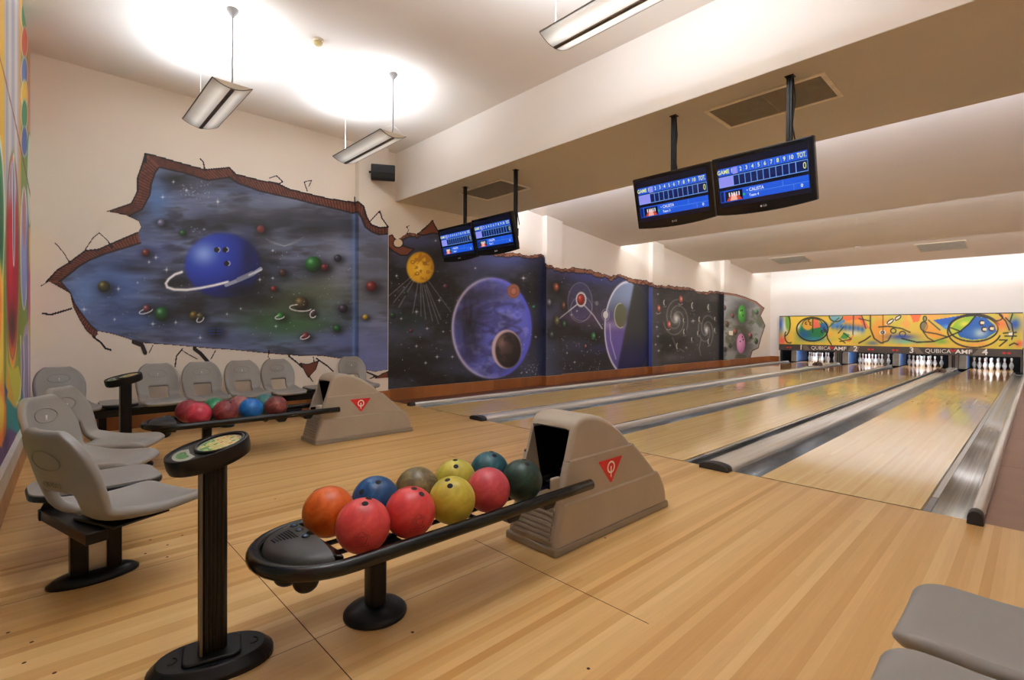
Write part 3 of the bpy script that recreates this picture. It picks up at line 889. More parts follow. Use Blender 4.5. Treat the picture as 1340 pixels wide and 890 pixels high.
def ball_return(loc, label):
    t = thing('ball_return', label, 'ball return', loc, 0, 'ball returns on the approach')
    y0 = 3.39        # local y = world y + 3.39 for the near one
    # rail
    path = [(0.25, -2.19 + y0, 0.37)]
    for y in np.linspace(-2.4, -3.5, 6): path.append((0.25, y + y0, 0.37))
    for i in range(0, 19):
        a = pi * i / 18
        path.append((0.25 * cos(a), -3.60 + y0 - 0.275 * sin(a) ** 0.9, 0.37))
    for y in np.linspace(-3.5, -2.4, 6): path.append((-0.25, y + y0, 0.37))
    path.append((-0.25, -2.19 + y0, 0.37))
    MB().tube(path, 0.029, 14).build('outer_rail', M['rail'], t)
    for x in (-0.185, -0.055, 0.055, 0.185):
        MB().tube([(x, -3.62 + y0, 0.3415), (x, (-2.425 if abs(x) > .1 else -1.95) + y0, 0.3415)], 0.011, 8).build('ball_track', M['trackblue'], t)
    for y in (-3.45, -2.92, -2.55):
        m = MB().tube([(-0.25, y + y0, 0.355), (-0.2, y + y0, 0.326), (0.2, y + y0, 0.326), (0.25, y + y0, 0.355)], 0.012, 8)
        m.build('cross_bar', M['blacksteel'], t)
    m = MB()
    for y in (-2.78, -2.52):
        m.prism([(-0.06, 0.345), (0.06, 0.345), (0.03, 0.305), (-0.03, 0.305)], 0.17, 0.24, 'x', M=Matrix.Translation((0, y + y0, 0)))
    m.build('underside_clamp', M['black'], t, bevel=0.004)
    # post and foot
    MB().lathe([(0, 0), (0.135, 0), (0.135, 0.012), (0.12, 0.026), (0.075, 0.045), (0.05, 0.05), (0, 0.05)], 32).build('post_foot', M['black'], t)
    MB().prism(rrect(0.088, 0.075, 0.02, 3), 0.03, 0.335, 'z').build('post', M['black'], t, autosmooth=40)
    MB().box(-0.18, 0.18, -0.07, 0.07, 0.315, 0.335).build('post_plate', M['blacksteel'], t, bevel=0.005)
    # console at the tip
    yc = -3.668 + y0
    KZ = [(1.0, 0.345), (1.0, 0.376), (0.965, 0.396), (0.85, 0.411), (0.65, 0.421), (0.4, 0.427), (0.12, 0.429)]
    def domez(x, y):
        k = math.hypot(x / 0.215, (y - yc) / 0.178)
        return float(np.interp(k, [q[0] for q in KZ[::-1]], [q[1] for q in KZ[::-1]]))
    rows = [[(0.215 * k * cos(a), yc - 0.178 * k * sin(a), z) for a in np.linspace(0, pi, 25)] for k, z in KZ]
    m = MB().grid(rows)
    cf = [[r[0] for r in rows], [(0.0, yc, r[0][2]) for r in rows], [r[-1] for r in rows]]
    m.grid(cf, smooth=False)
    m.build('console', M['console'], t)
    MB().prism([(-0.10, yc + 0.002), (0.205, yc + 0.002), (0.225, yc + 0.03), (0.16, yc + 0.036), (-0.02, yc + 0.03), (-0.08, yc + 0.018)], 0.338, 0.402, 'z').build('console_front', M['blackgloss'], t, bevel=0.008)
    for x, y in ((-0.135, yc - 0.022), (-0.06, yc - 0.028), (0.02, yc - 0.034)):
        zz = domez(x, y)
        b = MB().lathe([(0, 0.0), (0.011, 0.0), (0.010, 0.005), (0.007, 0.007), (0, 0.007)], 14, M=Matrix.Translation((x, y, zz))).build('push_button', simple('blue grey button', (70, 90, 120), 0.25), t)
        MB().lathe([(0.011, 0), (0.0165, 0.001), (0.0155, 0.004), (0.011, 0.004)], 14, M=Matrix.Translation((x, y, zz))).build('button_ring', M['blackgloss'], b)
    m = MB()
    for r in range(8):
        yy = yc - 0.058 - r * 0.0105
        nn = 12 - r
        for k in range(nn):
            x = -0.05 + (k - (nn - 1) / 2) * 0.0095
            m.box(x - 0.003, x + 0.003, yy - 0.003, yy + 0.003, domez(x, yy) - 0.002, domez(x, yy) + 0.0012)
    m.build('speaker_holes', M['blackgloss'], t, fix=False)
    for x, y, r, f in ((0.13, yc - 0.075, 0.048, .95), (0.05, yc - 0.115, 0.048, .75)):
        MB().sphere((x, y, 0.312), r, 16, 10, sc=(1, 1, f)).build('underside_knob', M['black'], t)
    MB().prism([(0.2 * cos(a), yc - 0.165 * sin(a)) for a in np.linspace(0, pi, 14)], 0.318, 0.348, 'z').build('console_pan', M['black'], t, bevel=0.008)
    # hood
    cb = MB()
    cb.prism([(-2.75, 0.335), (-2.75, 0.672), (-2.1, 0.672), (-1.88, 0.56), (-1.75, 0.40), (-1.75, 0.335)], -0.142, 0.142, 'x', M=Matrix.Translation((0, y0, 0)))
    cutter = cb.build('cutter', None, bevel=0.03, seg=3)
    cutter.location = (0, 0, 0)
    lim = -2.13 + y0
    up = [(-2.30, 0.497), (-2.262, 0.62), (-2.238, 0.692), (-2.205, 0.726), (-2.15, 0.742), (-2.06, 0.738), (-1.97, 0.715), (-1.87, 0.667), (-1.77, 0.602), (-1.69, 0.535), (-1.658, 0.497)]
    mid = [(-2.365, 0.262), (-2.34, 0.38), (-2.302, 0.50), (-1.632, 0.50), (-1.60, 0.475), (-1.53, 0.415), (-1.45, 0.345), (-1.38, 0.28), (-1.365, 0.262)]
    low = [(-2.42, 0.05), (-2.405, 0.12), (-2.366, 0.265), (-1.338, 0.265), (-1.312, 0.235), (-1.27, 0.17), (-1.245, 0.11), (-1.24, 0.05)]
    sh = lambda P: [(a + y0, b) for a, b in P]
    tier('upper_cowl', sh(up), set(range(0, 10)), 0.179, t, cutter, lim)
    tier('middle_cowl', sh(mid), {0, 1, 3, 4, 5, 6, 7}, 0.187, t, cutter, lim)
    tier('lower_cowl', sh(low), {0, 1, 3, 4, 5, 6}, 0.195, t, cutter, lim)
    for wl, wu, zz, ya_, yb_ in ((0.187, 0.179, 0.4995, -2.29, -1.66), (0.195, 0.187, 0.2645, -2.35, -1.37)):
        for s in (-1, 1):
            MB().prism([(s * wu, zz + 0.010), (s * wl, zz - 0.001), (s * wu, zz - 0.001)], ya_ + y0, yb_ + y0, 'y').build('side_ledge', M['hood'], t)
    bpy.data.objects.remove(cutter)
    m = MB()
    xi, ya_, yb_, z0_, z1_ = 0.140, -2.255 + y0, -1.755 + y0, 0.337, 0.668
    pr = [(ya_, z0_), (ya_ + .0, z1_), (-2.1 + y0, z1_), (-1.885 + y0, 0.556), (yb_, 0.40), (yb_, z0_)]
    for x in (-xi, xi): m.face([(x, p[0] + (.07 if (i == 0 and x < 0) else 0), p[1]) for i, p in enumerate(pr)])
    for p, q in zip(pr[1:], pr[2:] + pr[:1]):
        m.face([(-xi, p[0], p[1]), (xi, p[0], p[1]), (xi, q[0], q[1]), (-xi, q[0], q[1])])
    m.build('inner_shade', simple('matt black inner shade', (7, 7, 8), 0.7, spec=0.2), t)  # black sheet standing in for the shade inside the hood
    MB().prism([(a + y0, b) for a, b in ((-2.432, 0.0), (-2.428, 0.048), (-1.232, 0.048), (-1.222, 0.0))], -0.200, 0.200, 'x').build('base_skirt', M['hood2'], t, bevel=0.012, seg=2)
    m = MB()
    for i in range(8):
        z = 0.075 + i * 0.027
        yf = -2.42 + 0.055 * (z - .05) / 0.215 + y0
        m.prism([(yf - 0.012, z), (yf - 0.006, z + 0.014), (yf + 0.01, z + 0.016), (yf + 0.01, z)], -0.145, 0.145, 'x')
    m.build('louvre_panel', M['hood2'], t)
    MB().box(0.125, 0.15, -2.40 + y0, -2.33 + y0, 0.32, 0.42).build('opening_flap', M['hood'], t, bevel=0.01, seg=2)
    m = MB()
    for x in (-0.1, -0.04, 0.02, 0.08):
        m.tube([(x, -2.05 + y0, 0.352), (x, -1.95 + y0, 0.36), (x, -1.78 + y0, 0.43)], 0.009, 6)
    m.lathe([(0.09, -0.01), (0.1, 0.0), (0.09, 0.01)], 20, M=Matrix.Translation((0, -1.80 + y0, 0.50)) @ Matrix.Rotation(radians(80), 4, 'X'))
    m.build('lift_track', M['blacksteel'], t)
    for s in (1, -1):
        xs = s * 0.1875
        m = MB()
        tri = [(-2.035, 0.455), (-1.785, 0.455), (-1.905, 0.302)]
        # rounded triangle
        pts = []
        for i in range(3):
            p0, p1, p2 = Vector(tri[i - 1]), Vector(tri[i]), Vector(tri[(i + 1) % 3])
            a = p1 + (p0 - p1).normalized() * 0.014; b = p1 + (p2 - p1).normalized() * 0.014
            for q in (0, .5, 1): pts.append((1 - q) ** 2 * a + 2 * q * (1 - q) * p1 + q * q * b)
        m.prism([(p.x + y0, p.y) for p in pts], xs - 0.001, xs + s * 0.0015, 'x')
        bd = m.build('badge', M['badge_red'], t)
        m = MB()
        c = Vector((-1.907 + y0, 0.403))
        R = [(c.x + 0.038 * cos(a) * 1.05, c.y + 0.038 * sin(a)) for a in np.linspace(0, 2 * pi, 29)]
        r_ = [(c.x + 0.027 * cos(a) * 1.05, c.y + 0.027 * sin(a)) for a in np.linspace(0, 2 * pi, 29)]
        X = xs + s * 0.0022
        m.grid([[(X, p[0], p[1]) for p in R], [(X, p[0], p[1]) for p in r_]], smooth=False)
        m.face([(X + s * .0003, c.x - 0.007, c.y + 0.005), (X + s * .0003, c.x + 0.006, c.y + 0.005), (X + s * .0003, c.x + 0.004, c.y - 0.066), (X + s * .0003, c.x - 0.006, c.y - 0.055)])
        m.build('badge_emblem', M['badge_white'], bd)
    return t
br1 = ball_return((-0.365, -3.39, 0), 'near black-railed ball return with taupe hood and red badge, holding ten balls')
br2 = copy_tree(br1)
OFF = Vector((-3.475, 0.11, 0))
br2.location = Vector(br1.location) + OFF
br2['label'] = 'far ball return with taupe hood before the wall seats, holding eight balls'

# ------------------------------------------------------------------ bowling balls
def ball_mat(name, c1, c2, c3=None, scale=9.0, rough=0.32):
    t = NT(name)
    v = t.coord()
    f = t.noise(v, scale, 5, 0.62, 1.6)
    stops = [(0.3, lin(c2)), (0.52, lin(c1)), (0.75, lin(c3 or c1))]
    c = t.ramp(f, stops)
    sc = t.noise(v, 38, 3, 0.7, 2.0)          # scuffs
    s = t.ramp(sc, [(0.62, (0, 0, 0, 1)), (0.72, (1, 1, 1, 1))])
    c = t.mix(t.math('MULTIPLY', s, 0.18), c, lin((90, 70, 62)))
    t.l(c, t.b.inputs['Base Color'])
    t.b.inputs['Roughness'].default_value = rough
    t.b.inputs['Specular IOR Level'].default_value = 0.4
    return t.m
M['hole'] = simple('dark finger hole', (10, 9, 9), 0.8)
M['mark'] = simple('worn engraved mark', (110, 40, 46), 0.6)
RB = 0.108
def ball(x, y, z, label, mat, holes, group, mark=None):
    o = MB().sphere((0, 0, 0), RB, 40, 24).build('bowling_ball', mat)
    o.location = (x, y, z)
    o.rotation_euler = (0, 0, 0)
    tag(o, label, 'bowling ball', group)
    for hd in holes:
        n = Vector(hd).normalized()
        T = Matrix.Translation(n * (RB - 0.0012)) @ rot_to(n, (0, 0.3, 1) if abs(n.z) < .95 else (0, 1, 0))
        MB().lathe([(0.0135, 0.0), (0.0125, 0.0017), (0.0105, 0.0012), (0.009, 0.0014), (0, 0.0014)], 14, M=T).build('finger_hole', M['hole'], o)
    if mark:
        n = Vector(mark).normalized()
        T = rot_to(n)
        m = MB()
        for rr, a0, a1, wob in ((0.012, 0.6, 5.2, .0), (0.020, 2.2, 7.4, .003), (0.028, 0.2, 3.6, .004), (0.033, 3.9, 5.6, .005)):
            pts = []
            for a in np.linspace(a0, a1, 18):
                r_ = rr + wob * sin(5 * a)
                d = (n + T.to_3x3() @ Vector((r_ / RB * cos(a), r_ / RB * sin(a), 0))).normalized()
                pts.append(d * (RB + 0.0002))
            m.tube(pts, 0.0011, 4)
        m.build('engraved_mark', M['mark'], o)
    return o
g1 = 'bowling balls on the near ball return'
XR, XL, ZB = -0.2425, -0.4875, 0.4505
K = dict(red=ball_mat('coral red ball', (204, 70, 70), (182, 50, 56), (218, 96, 90)), red2=ball_mat('scarlet red ball', (208, 66, 66), (186, 48, 54), (222, 90, 86)),
         yel=ball_mat('mustard yellow ball', (186, 172, 62), (164, 148, 52), (200, 188, 84)), yel2=ball_mat('lime yellow ball', (180, 172, 66), (160, 150, 56), (196, 186, 80)),
         pink=ball_mat('dusty rose ball', (188, 70, 78), (160, 52, 66), (204, 96, 98)), dgreen=ball_mat('bottle green ball', (28, 58, 50), (16, 36, 34), (50, 88, 76)),
         orange=ball_mat('burnt orange ball', (208, 96, 28), (178, 70, 20), (224, 120, 50)), blue=ball_mat('navy blue ball', (26, 78, 128), (14, 48, 92), (50, 110, 156)),
         olive=ball_mat('swirled olive ball', (110, 96, 60), (66, 54, 34), (150, 136, 96), 14), teal=ball_mat('dark teal ball', (30, 84, 94), (16, 50, 62), (60, 120, 124)),
         maroon=ball_mat('maroon ball', (132, 60, 62), (84, 34, 42), (170, 100, 92)), maroon2=ball_mat('swirled maroon ball', (120, 58, 58), (70, 30, 38), (168, 104, 92), 14),
         dred=ball_mat('dark red ball', (150, 54, 64), (104, 34, 46), (176, 90, 92)), rasp=ball_mat('raspberry ball', (190, 60, 80), (156, 42, 64), (208, 92, 104)),
         green=ball_mat('emerald ball', (44, 132, 92), (26, 90, 66), (84, 160, 122)), rose=ball_mat('pale maroon ball', (150, 88, 86), (110, 58, 62), (178, 120, 112)),
         sky=ball_mat('bright blue ball', (22, 108, 190), (12, 76, 150), (60, 140, 210)), teal2=ball_mat('muted teal ball', (56, 118, 116), (34, 84, 86), (96, 150, 144)))
C = lambda x, y, z: (x, y, z)
ball(XR, -3.512, ZB, 'coral red ball at the console end, front row of the near ball return', K['red'], [(0.35, -0.1, 0.95), (0.05, 0.2, 0.98)], g1, (0.62, -0.35, -0.1))
ball(XR, -3.292, ZB, 'scarlet red ball second in the front row, between coral and yellow balls', K['red2'], [(0.55, 0.18, 0.82), (0.2, 0.05, 0.97)], g1, (0.85, -0.2, -0.05))
ball(XR, -3.068, ZB, 'mustard yellow ball in the front row of the near ball return', K['yel'], [(0.42, -0.42, 0.8), (0.08, -0.3, 0.95)], g1)
ball(XR, -2.845, ZB, 'dusty rose ball in the front row beside the dark green ball', K['pink'], [(-0.4, 0.3, 0.86)], g1)
ball(XR, -2.612, ZB, 'dark bottle green ball nearest the hood opening of the near ball return', K['dgreen'], [(0.45, -0.1, 0.89), (0.05, 0.1, 0.99)], g1)
ball(XL, -3.548, ZB, 'burnt orange ball beside the black console of the near ball return', K['orange'], [(-0.5, -0.3, 0.8)], g1)
ball(XL, -3.325, ZB, 'navy blue ball second in the back row, behind the coral red ball', K['blue'], [(0.45, -0.12, 0.88), (0.25, -0.75, 0.55)], g1)
ball(XL, -3.098, ZB, 'swirled olive brown ball in the back row between blue and yellow', K['olive'], [(-0.3, 0.4, 0.86)], g1)
ball(XL, -2.862, ZB, 'lime yellow ball in the back row behind the dusty rose ball', K['yel2'], [(0.48, -0.34, 0.8), (0.1, -0.1, 0.99)], g1)
ball(XL, -2.625, ZB, 'dark teal ball in the back row at the hood end', K['teal'], [(0.45, -0.05, 0.89), (0.0, 0.14, 0.99)], g1)
g2 = 'bowling balls on the far ball return'
a, b = XR + OFF.x, XL + OFF.x
ball(a, -3.375, ZB, 'raspberry red ball at the front of the far ball return', K['rasp'], [(-0.4, 0.3, 0.86)], g2)
ball(a, -3.150, ZB, 'maroon ball with a finger hole, left of the bright blue ball', K['maroon'], [(0.5, 0.25, 0.8), (0.2, 0.4, 0.88)], g2)
ball(a, -2.925, ZB, 'bright blue ball in the front row of the far ball return', K['sky'], [(-0.4, 0.3, 0.86)], g2)
ball(a, -2.690, ZB, 'swirled maroon ball right of the bright blue ball', K['maroon2'], [(-0.4, 0.3, 0.86)], g2)
ball(b, -3.408, ZB, 'dark red ball behind the raspberry ball at the console end', K['dred'], [(-0.4, 0.3, 0.86)], g2)
ball(b, -3.188, ZB, 'emerald green ball in the back row of the far ball return', K['green'], [(-0.4, 0.3, 0.86)], g2)
ball(b, -2.965, ZB, 'pale maroon ball half hidden behind the bright blue ball', K['rose'], [(-0.4, 0.3, 0.86)], g2)
ball(b, -2.720, ZB, 'muted teal ball behind the bright blue and swirled maroon balls', K['teal2'], [(-0.4, 0.3, 0.86)], g2)
# ------------------------------------------------------------------ pedestals
def card_mat(name):
    """small printed card: rows of coloured blocks on grey, with a pale border"""
    t = NT(name)
    tc = t.t.nodes.new('ShaderNodeTexCoord'); sp = t.t.nodes.new('ShaderNodeSeparateXYZ'); t.l(tc.outputs['Object'], sp.inputs[0])
    X, Y = sp.outputs[0], sp.outputs[1]
    r = t.math('FLOOR', t.math('DIVIDE', X, 0.013)); 
    q = t.math('FLOOR', t.math('DIVIDE', Y, 0.008))
    cv = t.t.nodes.new('ShaderNodeCombineXYZ'); t.l(r, cv.inputs[0]); t.l(q, cv.inputs[1])
    wn = t.n('ShaderNodeTexWhiteNoise', noise_dimensions='3D'); t.l(cv.outputs[0], wn.inputs['Vector'])
    cv2 = t.t.nodes.new('ShaderNodeCombineXYZ'); t.l(r, cv2.inputs[0]); t.l(t.math('FLOOR', t.math('DIVIDE', Y, 0.045)), cv2.inputs[1])
    wn2 = t.n('ShaderNodeTexWhiteNoise', noise_dimensions='3D'); t.l(cv2.outputs[0], wn2.inputs['Vector'])
    blk = t.ramp(wn2.outputs['Value'], [(0.0, lin((50, 140, 60))), (0.35, lin((196, 180, 90))), (0.72, lin((204, 90, 60)))], 'CONSTANT')
    txt = t.mix(t.math('MULTIPLY', t.math('GREATER_THAN', wn.outputs['Value'], 0.55), 0.6), blk, lin((220, 208, 150)))
    gap = t.math('LESS_THAN', t.math('FRACT', t.math('DIVIDE', X, 0.013)), 0.22)
    c = t.mix(gap, txt, lin((96, 88, 70)))
    t.l(c, t.b.inputs['Base Color']); t.b.inputs['Roughness'].default_value = 0.3
    return t.m
M['card'] = card_mat('printed card')
M['cardgrey'] = simple('grey card border', (150, 148, 140), 0.35)
M['pedsilver'] = simple('dull silver post edge', (120, 110, 98), 0.4, 0.4)
def pedestal(loc, label):
    t = thing('score_console', label, 'console', loc, 0, 'console pedestals beside the ball returns')
    def ov(a, b, n=40, p=2.3):
        out = []
        for i in range(n):
            th = 2 * pi * i / n
            c, s = cos(th), sin(th)
            out.append((a * math.copysign(abs(c) ** (2 / p), c), b * math.copysign(abs(s) ** (2 / p), s)))
        return out
    rot = Matrix.Rotation(radians(-14), 4, 'Z')
    m = MB()
    rows = []
    for a, b, z in ((0.128, 0.205, 0.0), (0.128, 0.205, 0.018), (0.104, 0.178, 0.045), (0.10, 0.172, 0.048)):
        o_ = ov(a, b); rows.append([rot @ Vector((x, y, z)) for x, y in o_ + o_[:1]])
    m.grid(rows, smooth=False)
    m.face(rows[-1][:-1]); m.face(rows[0][:-1][::-1])
    m.build('foot_plate', M['black'], t, fix=True, bevel=0.004, seg=2)
    MB().prism(rrect(0.15, 0.19, 0.03, 4), 0.046, 0.06, 'z', M=rot).build('foot_collar', M['black'], t, bevel=0.006, seg=2)
    m = MB()
    for x, y in ((0.0, 0.13), (0.0, -0.13), (0.07, 0.0)):
        T = rot @ Matrix.Translation((x, y, 0.0485)) @ Matrix.Diagonal((1, 1, 0.6, 1))
        m.tube([T @ Vector((0.02 * cos(a), 0.02 * sin(a), 0.0)) for a in np.linspace(-0.3, 2.8, 12)], 0.0025, 6)
    m.build('screw_cover', M['blackgloss'], t)
    # extruded post with grooves and a silver corner
    pts = []
    w, d = 0.088, 0.07
    for i in range(5):
        y = -w / 2 + 0.018 + i * (w - 0.036) / 4
        pts += [(d / 2, y - 0.006), (d / 2, y + 0.003), (d / 2 - 0.0015, y + 0.004), (d / 2 - 0.0015, y + 0.006)]
    outl = [(-d / 2, -w / 2 + 0.02), (-d / 2 + 0.02, -w / 2), (d / 2 - 0.014, -w / 2)] + [(min(x, d / 2), y) for x, y in pts] + [(d / 2 - 0.014, w / 2), (-d / 2 + 0.02, w / 2), (-d / 2, w / 2 - 0.02)]
    MB().prism(outl, 0.05, 0.76, 'z').build('post', M['blacksteel'], t)
    MB().prism([(d / 2 - 0.02, -w / 2 - 0.003), (d / 2 - 0.004, -w / 2 - 0.003), (d / 2 + 0.002, -w / 2 + 0.005), (d / 2 - 0.02, -w / 2 + 0.004)], 0.06, 0.755, 'z').build('post_edge_strip', M['pedsilver'], t)
    # tilted oval head
    H = Matrix.Translation((0.0, -0.012, 0.792)) @ Matrix.Rotation(radians(13), 4, 'X') @ Matrix.Rotation(radians(7), 4, 'Y') @ Matrix.Diagonal((0.9, 0.84, 1, 1))
    rows = []
    o1 = ov(0.105, 0.165, 44, 2.15)
    for k, z in ((0.9, -0.044), (0.97, -0.038), (1.0, -0.02), (1.0, 0.014), (0.985, 0.02), (0.94, 0.021), (0.92, 0.014), (0.9, 0.0125)):
        rows.append([H @ Vector((x * k, y * k, z)) for x, y in o1 + o1[:1]])
    m = MB().grid(rows)
    m.face(rows[0][:-1][::-1]); m.face(rows[-1][:-1])
    m.build('head', M['black'], t, autosmooth=40)
    # round card window and the small one beside it
    c = MB()
    base = bpy.data.objects.new('card', None)
    pts = [(0.078 * cos(a) + 0.0, 0.09 * sin(a) + 0.048) for a in np.linspace(0, 2 * pi, 36, endpoint=False)]
    def flat(name, P2, z, mat, ring=None):
        mb = MB(); mb.face([(x, y, 0) for x, y in P2])
        o = mb.build(name, mat, t, fix=False)
        o.matrix_local = H @ Matrix.Translation((0, 0, z))
        return o
    flat('card_border', pts, 0.0140, M['cardgrey'])
    flat('printed_card', [(x * .9, (y - .048) * .9 + .048) for x, y in pts], 0.0146, M['card'])
    pts2 = [(0.062 * cos(a), 0.05 * sin(a) - 0.085) for a in np.linspace(pi * 1.02, 2 * pi * 0.99, 16)] + [(0.05, -0.062), (0.0, -0.07), (-0.05, -0.062)]
    flat('small_card', pts2, 0.0144, M['cardgrey'])
    flat('small_card_print', [(x * .62, (y + .095) * .6 - .097) for x, y in pts2], 0.0149, simple('green card print', (66, 120, 66), 0.4, 0, 0.3, 90))
    ring = [H @ Vector((0.083 * cos(a), 0.095 * sin(a) + 0.048, 0.0165)) for a in np.linspace(0, 2 * pi, 40, endpoint=False)]
    MB().tube(ring, 0.0065, 8, closed=True).build('card_rim', M['black'], t)
    return t
p1 = pedestal((-0.47, -3.995, 0), 'near black console pedestal with tilted oval head and printed card')
p2 = copy_tree(p1)
p2.location = (-3.97, -3.885, 0)
p2['label'] = 'far black console pedestal standing before the wall seats'

# ------------------------------------------------------------------ seats
M['seat'] = simple('warm grey seat plastic', (138, 135, 131), 0.42, 0, 0.025, 3, 0.05, 600)
M['emblem'] = simple('moulded emblem', (128,125,120), 0.42, 0, 0.02, 5)
M['pinmark'] = simple('pale emblem mark', (228, 228, 226), 0.3, 0.2)
PROF = [(y, .41 + (z - .41) * .94 if z > .41 else z) for y, z in [(-.292, .842), (-.288, .81), (-.282, .775), (-.272, .735), (-.262, .695), (-.252, .655), (-.243, .62), (-.234, .585), (-.224, .55), (-.213, .515), (-.198, .478), (-.172, .443), (-.13, .418), (-.075, .402), (-.01, .394), (.06, .392), (.13, .397), (.19, .405), (.235, .41), (.268, .407), (.292, .398), (.306, .384)]]
WID = [.098, .148, .177, .195, .206, .212, .213, .212, .209, .205, .201, .199, .20, .204, .209, .213, .215, .214, .211, .204, .192, .172]
def seat_pt(i, s):
    """i = fractional index along the profile, s in -1..1 across"""
    k = min(int(i), len(PROF) - 2); f = i - k
    y = PROF[k][0] * (1 - f) + PROF[k + 1][0] * f
    z = PROF[k][1] * (1 - f) + PROF[k + 1][1] * f
    w = WID[k] * (1 - f) + WID[k + 1] * f
    ty, tz = PROF[k + 1][0] - PROF[k][0], PROF[k + 1][1] - PROF[k][1]
    l = math.hypot(ty, tz)
    ny, nz = -tz / l, ty / l          # towards the sitter
    d = (0.045 if i < 13 else 0.045 - 0.025 * min(1, (i - 13) / 5)) * abs(s) ** 2.6
    d *= min(1.0, 0.25 + i / 6.0)
    if i < 10: nz = 0.0; ny = 1.0
    elif i < 12: nz *= (i - 10) / 2
    if i > 18: d *= max(0, 1 - (i - 18) / 3.0)
    return Vector((w * s, y + ny * d, z + nz * d))
NS = 22
def make_seat():
    t = thing('seat', 'x', 'seat', (0, 0, 0), 0, 'grey moulded bowling seats')
    rows = [[seat_pt(i, -1 + 2 * j / NS) for j in range(NS + 1)] for i in range(len(PROF))]
    drop = lambda i, j: (8 <= i < 12 and 6 <= j < NS - 6)
    m = MB().grid(rows, drop=drop)
    m.build('seat_shell', M['seat'], t, solid=0.042, soff=-1, sub=1, fix=False)
    for off in (0.002, -0.0428):
        ring = []
        for a in np.linspace(0, 2 * pi, 36, endpoint=False):
            i = 3.6 + 1.15 * sin(a); s = 0.47 * cos(a)
            p = seat_pt(i, s); q = seat_pt(i + .05, s)
            tt = (q - p); n = Vector((0, -tt.z, tt.y)).normalized()
            ring.append(p + n * off)
        MB().tube(ring, 0.0032, 6, closed=True).build('emblem_ring', M['emblem'], t)
    p = seat_pt(4.0, 0); 
    MB().tube([p + Vector((0, .002, -.014)), p + Vector((0, .003, .016))], 0.0045, 8).build('emblem_mark', M['pinmark'], t)
    q = seat_pt(6.7, 0)
    TM = Matrix(((1, 0, 0, q.x), (0, -.275, -.961, q.y - .0422), (0, .961, -.275, q.z - .0125), (0, 0, 0, 1)))
    MB().text('QUEST', 0.034, TM, 0, 0.0012, 'CENTER', 1.25).build('raised_lettering', M['emblem'], t, fix=False)
    MB().box(-0.15, 0.15, -0.13, 0.12, 0.349, 0.360).box(-0.05, 0.05, 0.10, 0.20, 0.349, 0.36).build('seat_bracket', M['blacksteel'], t, bevel=0.006)
    return t
s0 = make_seat()
first_seat = [True]
def seat(x, y, rz, label):
    o = s0 if first_seat[0] else copy_tree(s0)
    first_seat[0] = False
    o.location = (x, y, 0.0); o.rotation_euler = (0, 0, radians(rz))
    o['label'] = label
    return o
def bench(path, posts, label, bw=0.04, bz=0.298):
    """black carrier beam with pedestal legs on oval feet"""
    t = thing('bench_frame', label, 'bench frame', (path[0][0], path[0][1], 0), 0, 'black carrier frames under the seats')
    o = Vector((path[0][0], path[0][1], 0))
    for a, b in zip(path, path[1:]):
        A, B = Vector((a[0], a[1], 0)) - o, Vector((b[0], b[1], 0)) - o
        L = (B - A).length
        T = Matrix.Translation(A) @ Matrix.Rotation(math.atan2((B - A).y, (B - A).x), 4, 'Z')
        MB().box(-0.03, L + 0.03, -bw, bw, bz, 0.348, M=T).build('carrier_beam', M['blacksteel'], t, bevel=0.005)
    for x, y, rz in posts:
        T = Matrix.Translation(Vector((x, y, 0)) - o) @ Matrix.Rotation(radians(rz), 4, 'Z')
        lg = MB().box(-0.035, 0.035, -0.035, 0.035, 0.02, 0.30, M=T).build('leg', M['blacksteel'], t, bevel=0.006)
        MB().box(-0.035, 0.035, 0.105, 0.165, 0.02, 0.30, M=T).build('leg', M['blacksteel'], t, bevel=0.006)
        MB().box(-0.012, 0.012, 0.035, 0.105, 0.025, 0.29, M=T).build('leg_panel', M['chrome'], t)
        MB().box(-0.05, 0.05, -0.05, 0.20, 0.28, 0.31, M=T).build('leg_head', M['blacksteel'], t, bevel=0.006)
        E_ = T @ Matrix.Translation((0, 0.06, 0))
        MB().lathe([(0, 0), (0.182, 0), (0.182, 0.012), (0.155, 0.032), (0.128, 0.04), (0, 0.042)], 36, M=E_, sx=0.52).build('oval_foot', M['black'], t)
    return t
def table(x, y, rz, w, d, label):
    t = thing('side_table', label, 'table', (x, y, 0), radians(rz), 'small grey tables between the seats')
    def ol(k):
        out = []
        for cx, cy, a0 in ((w / 2 - .1, d / 2 - .1, 0), (-w / 2 + .1, d / 2 - .1, 90), (-w / 2 + .14, -d / 2 + .14, 180), (w / 2 - .14, -d / 2 + .14, 270)):
            r = (.1 if cy > 0 else .14) + k
            for i in range(7):
                a = radians(a0 + 15 * i); out.append((cx + r * cos(a), cy + r * sin(a)))
        return out
    MB().prism(ol(-0.006), 0.402, 0.412, 'z').build('table_top', M['seat'], t, bevel=0.003)
    MB().prism(ol(0.0), 0.374, 0.4025, 'z').build('table_edge', M['black'], t, bevel=0.009, seg=3)
    MB().box(-w / 2 + 0.05, w / 2 - 0.05, -0.10, 0.10, 0.349, 0.376).build('table_bracket', M['blacksteel'], t, bevel=0.004)
    return t
# the near group, angled round a table, backs to the painted end wall
seat(-1.372, -4.164, 25, 'nearest grey seat, seen from behind beside the near console pedestal')
seat(-2.50, -4.20, -33, 'grey seat beyond the side table, second from the camera at left')
seat(-3.09, -4.075, -30, 'third grey seat from the camera at left, turned towards the lanes')
table(-1.94, -4.225, 3, 0.42, 0.56, 'grey side table between the nearest seat and the next')
bench([(-1.235, -4.28), (-1.74, -4.415), (-2.25, -4.35), (-3.32, -4.09)], [(-1.60, -4.315, 4), (-3.0, -4.22, -13)], 'black frame under the near angled seats and table')
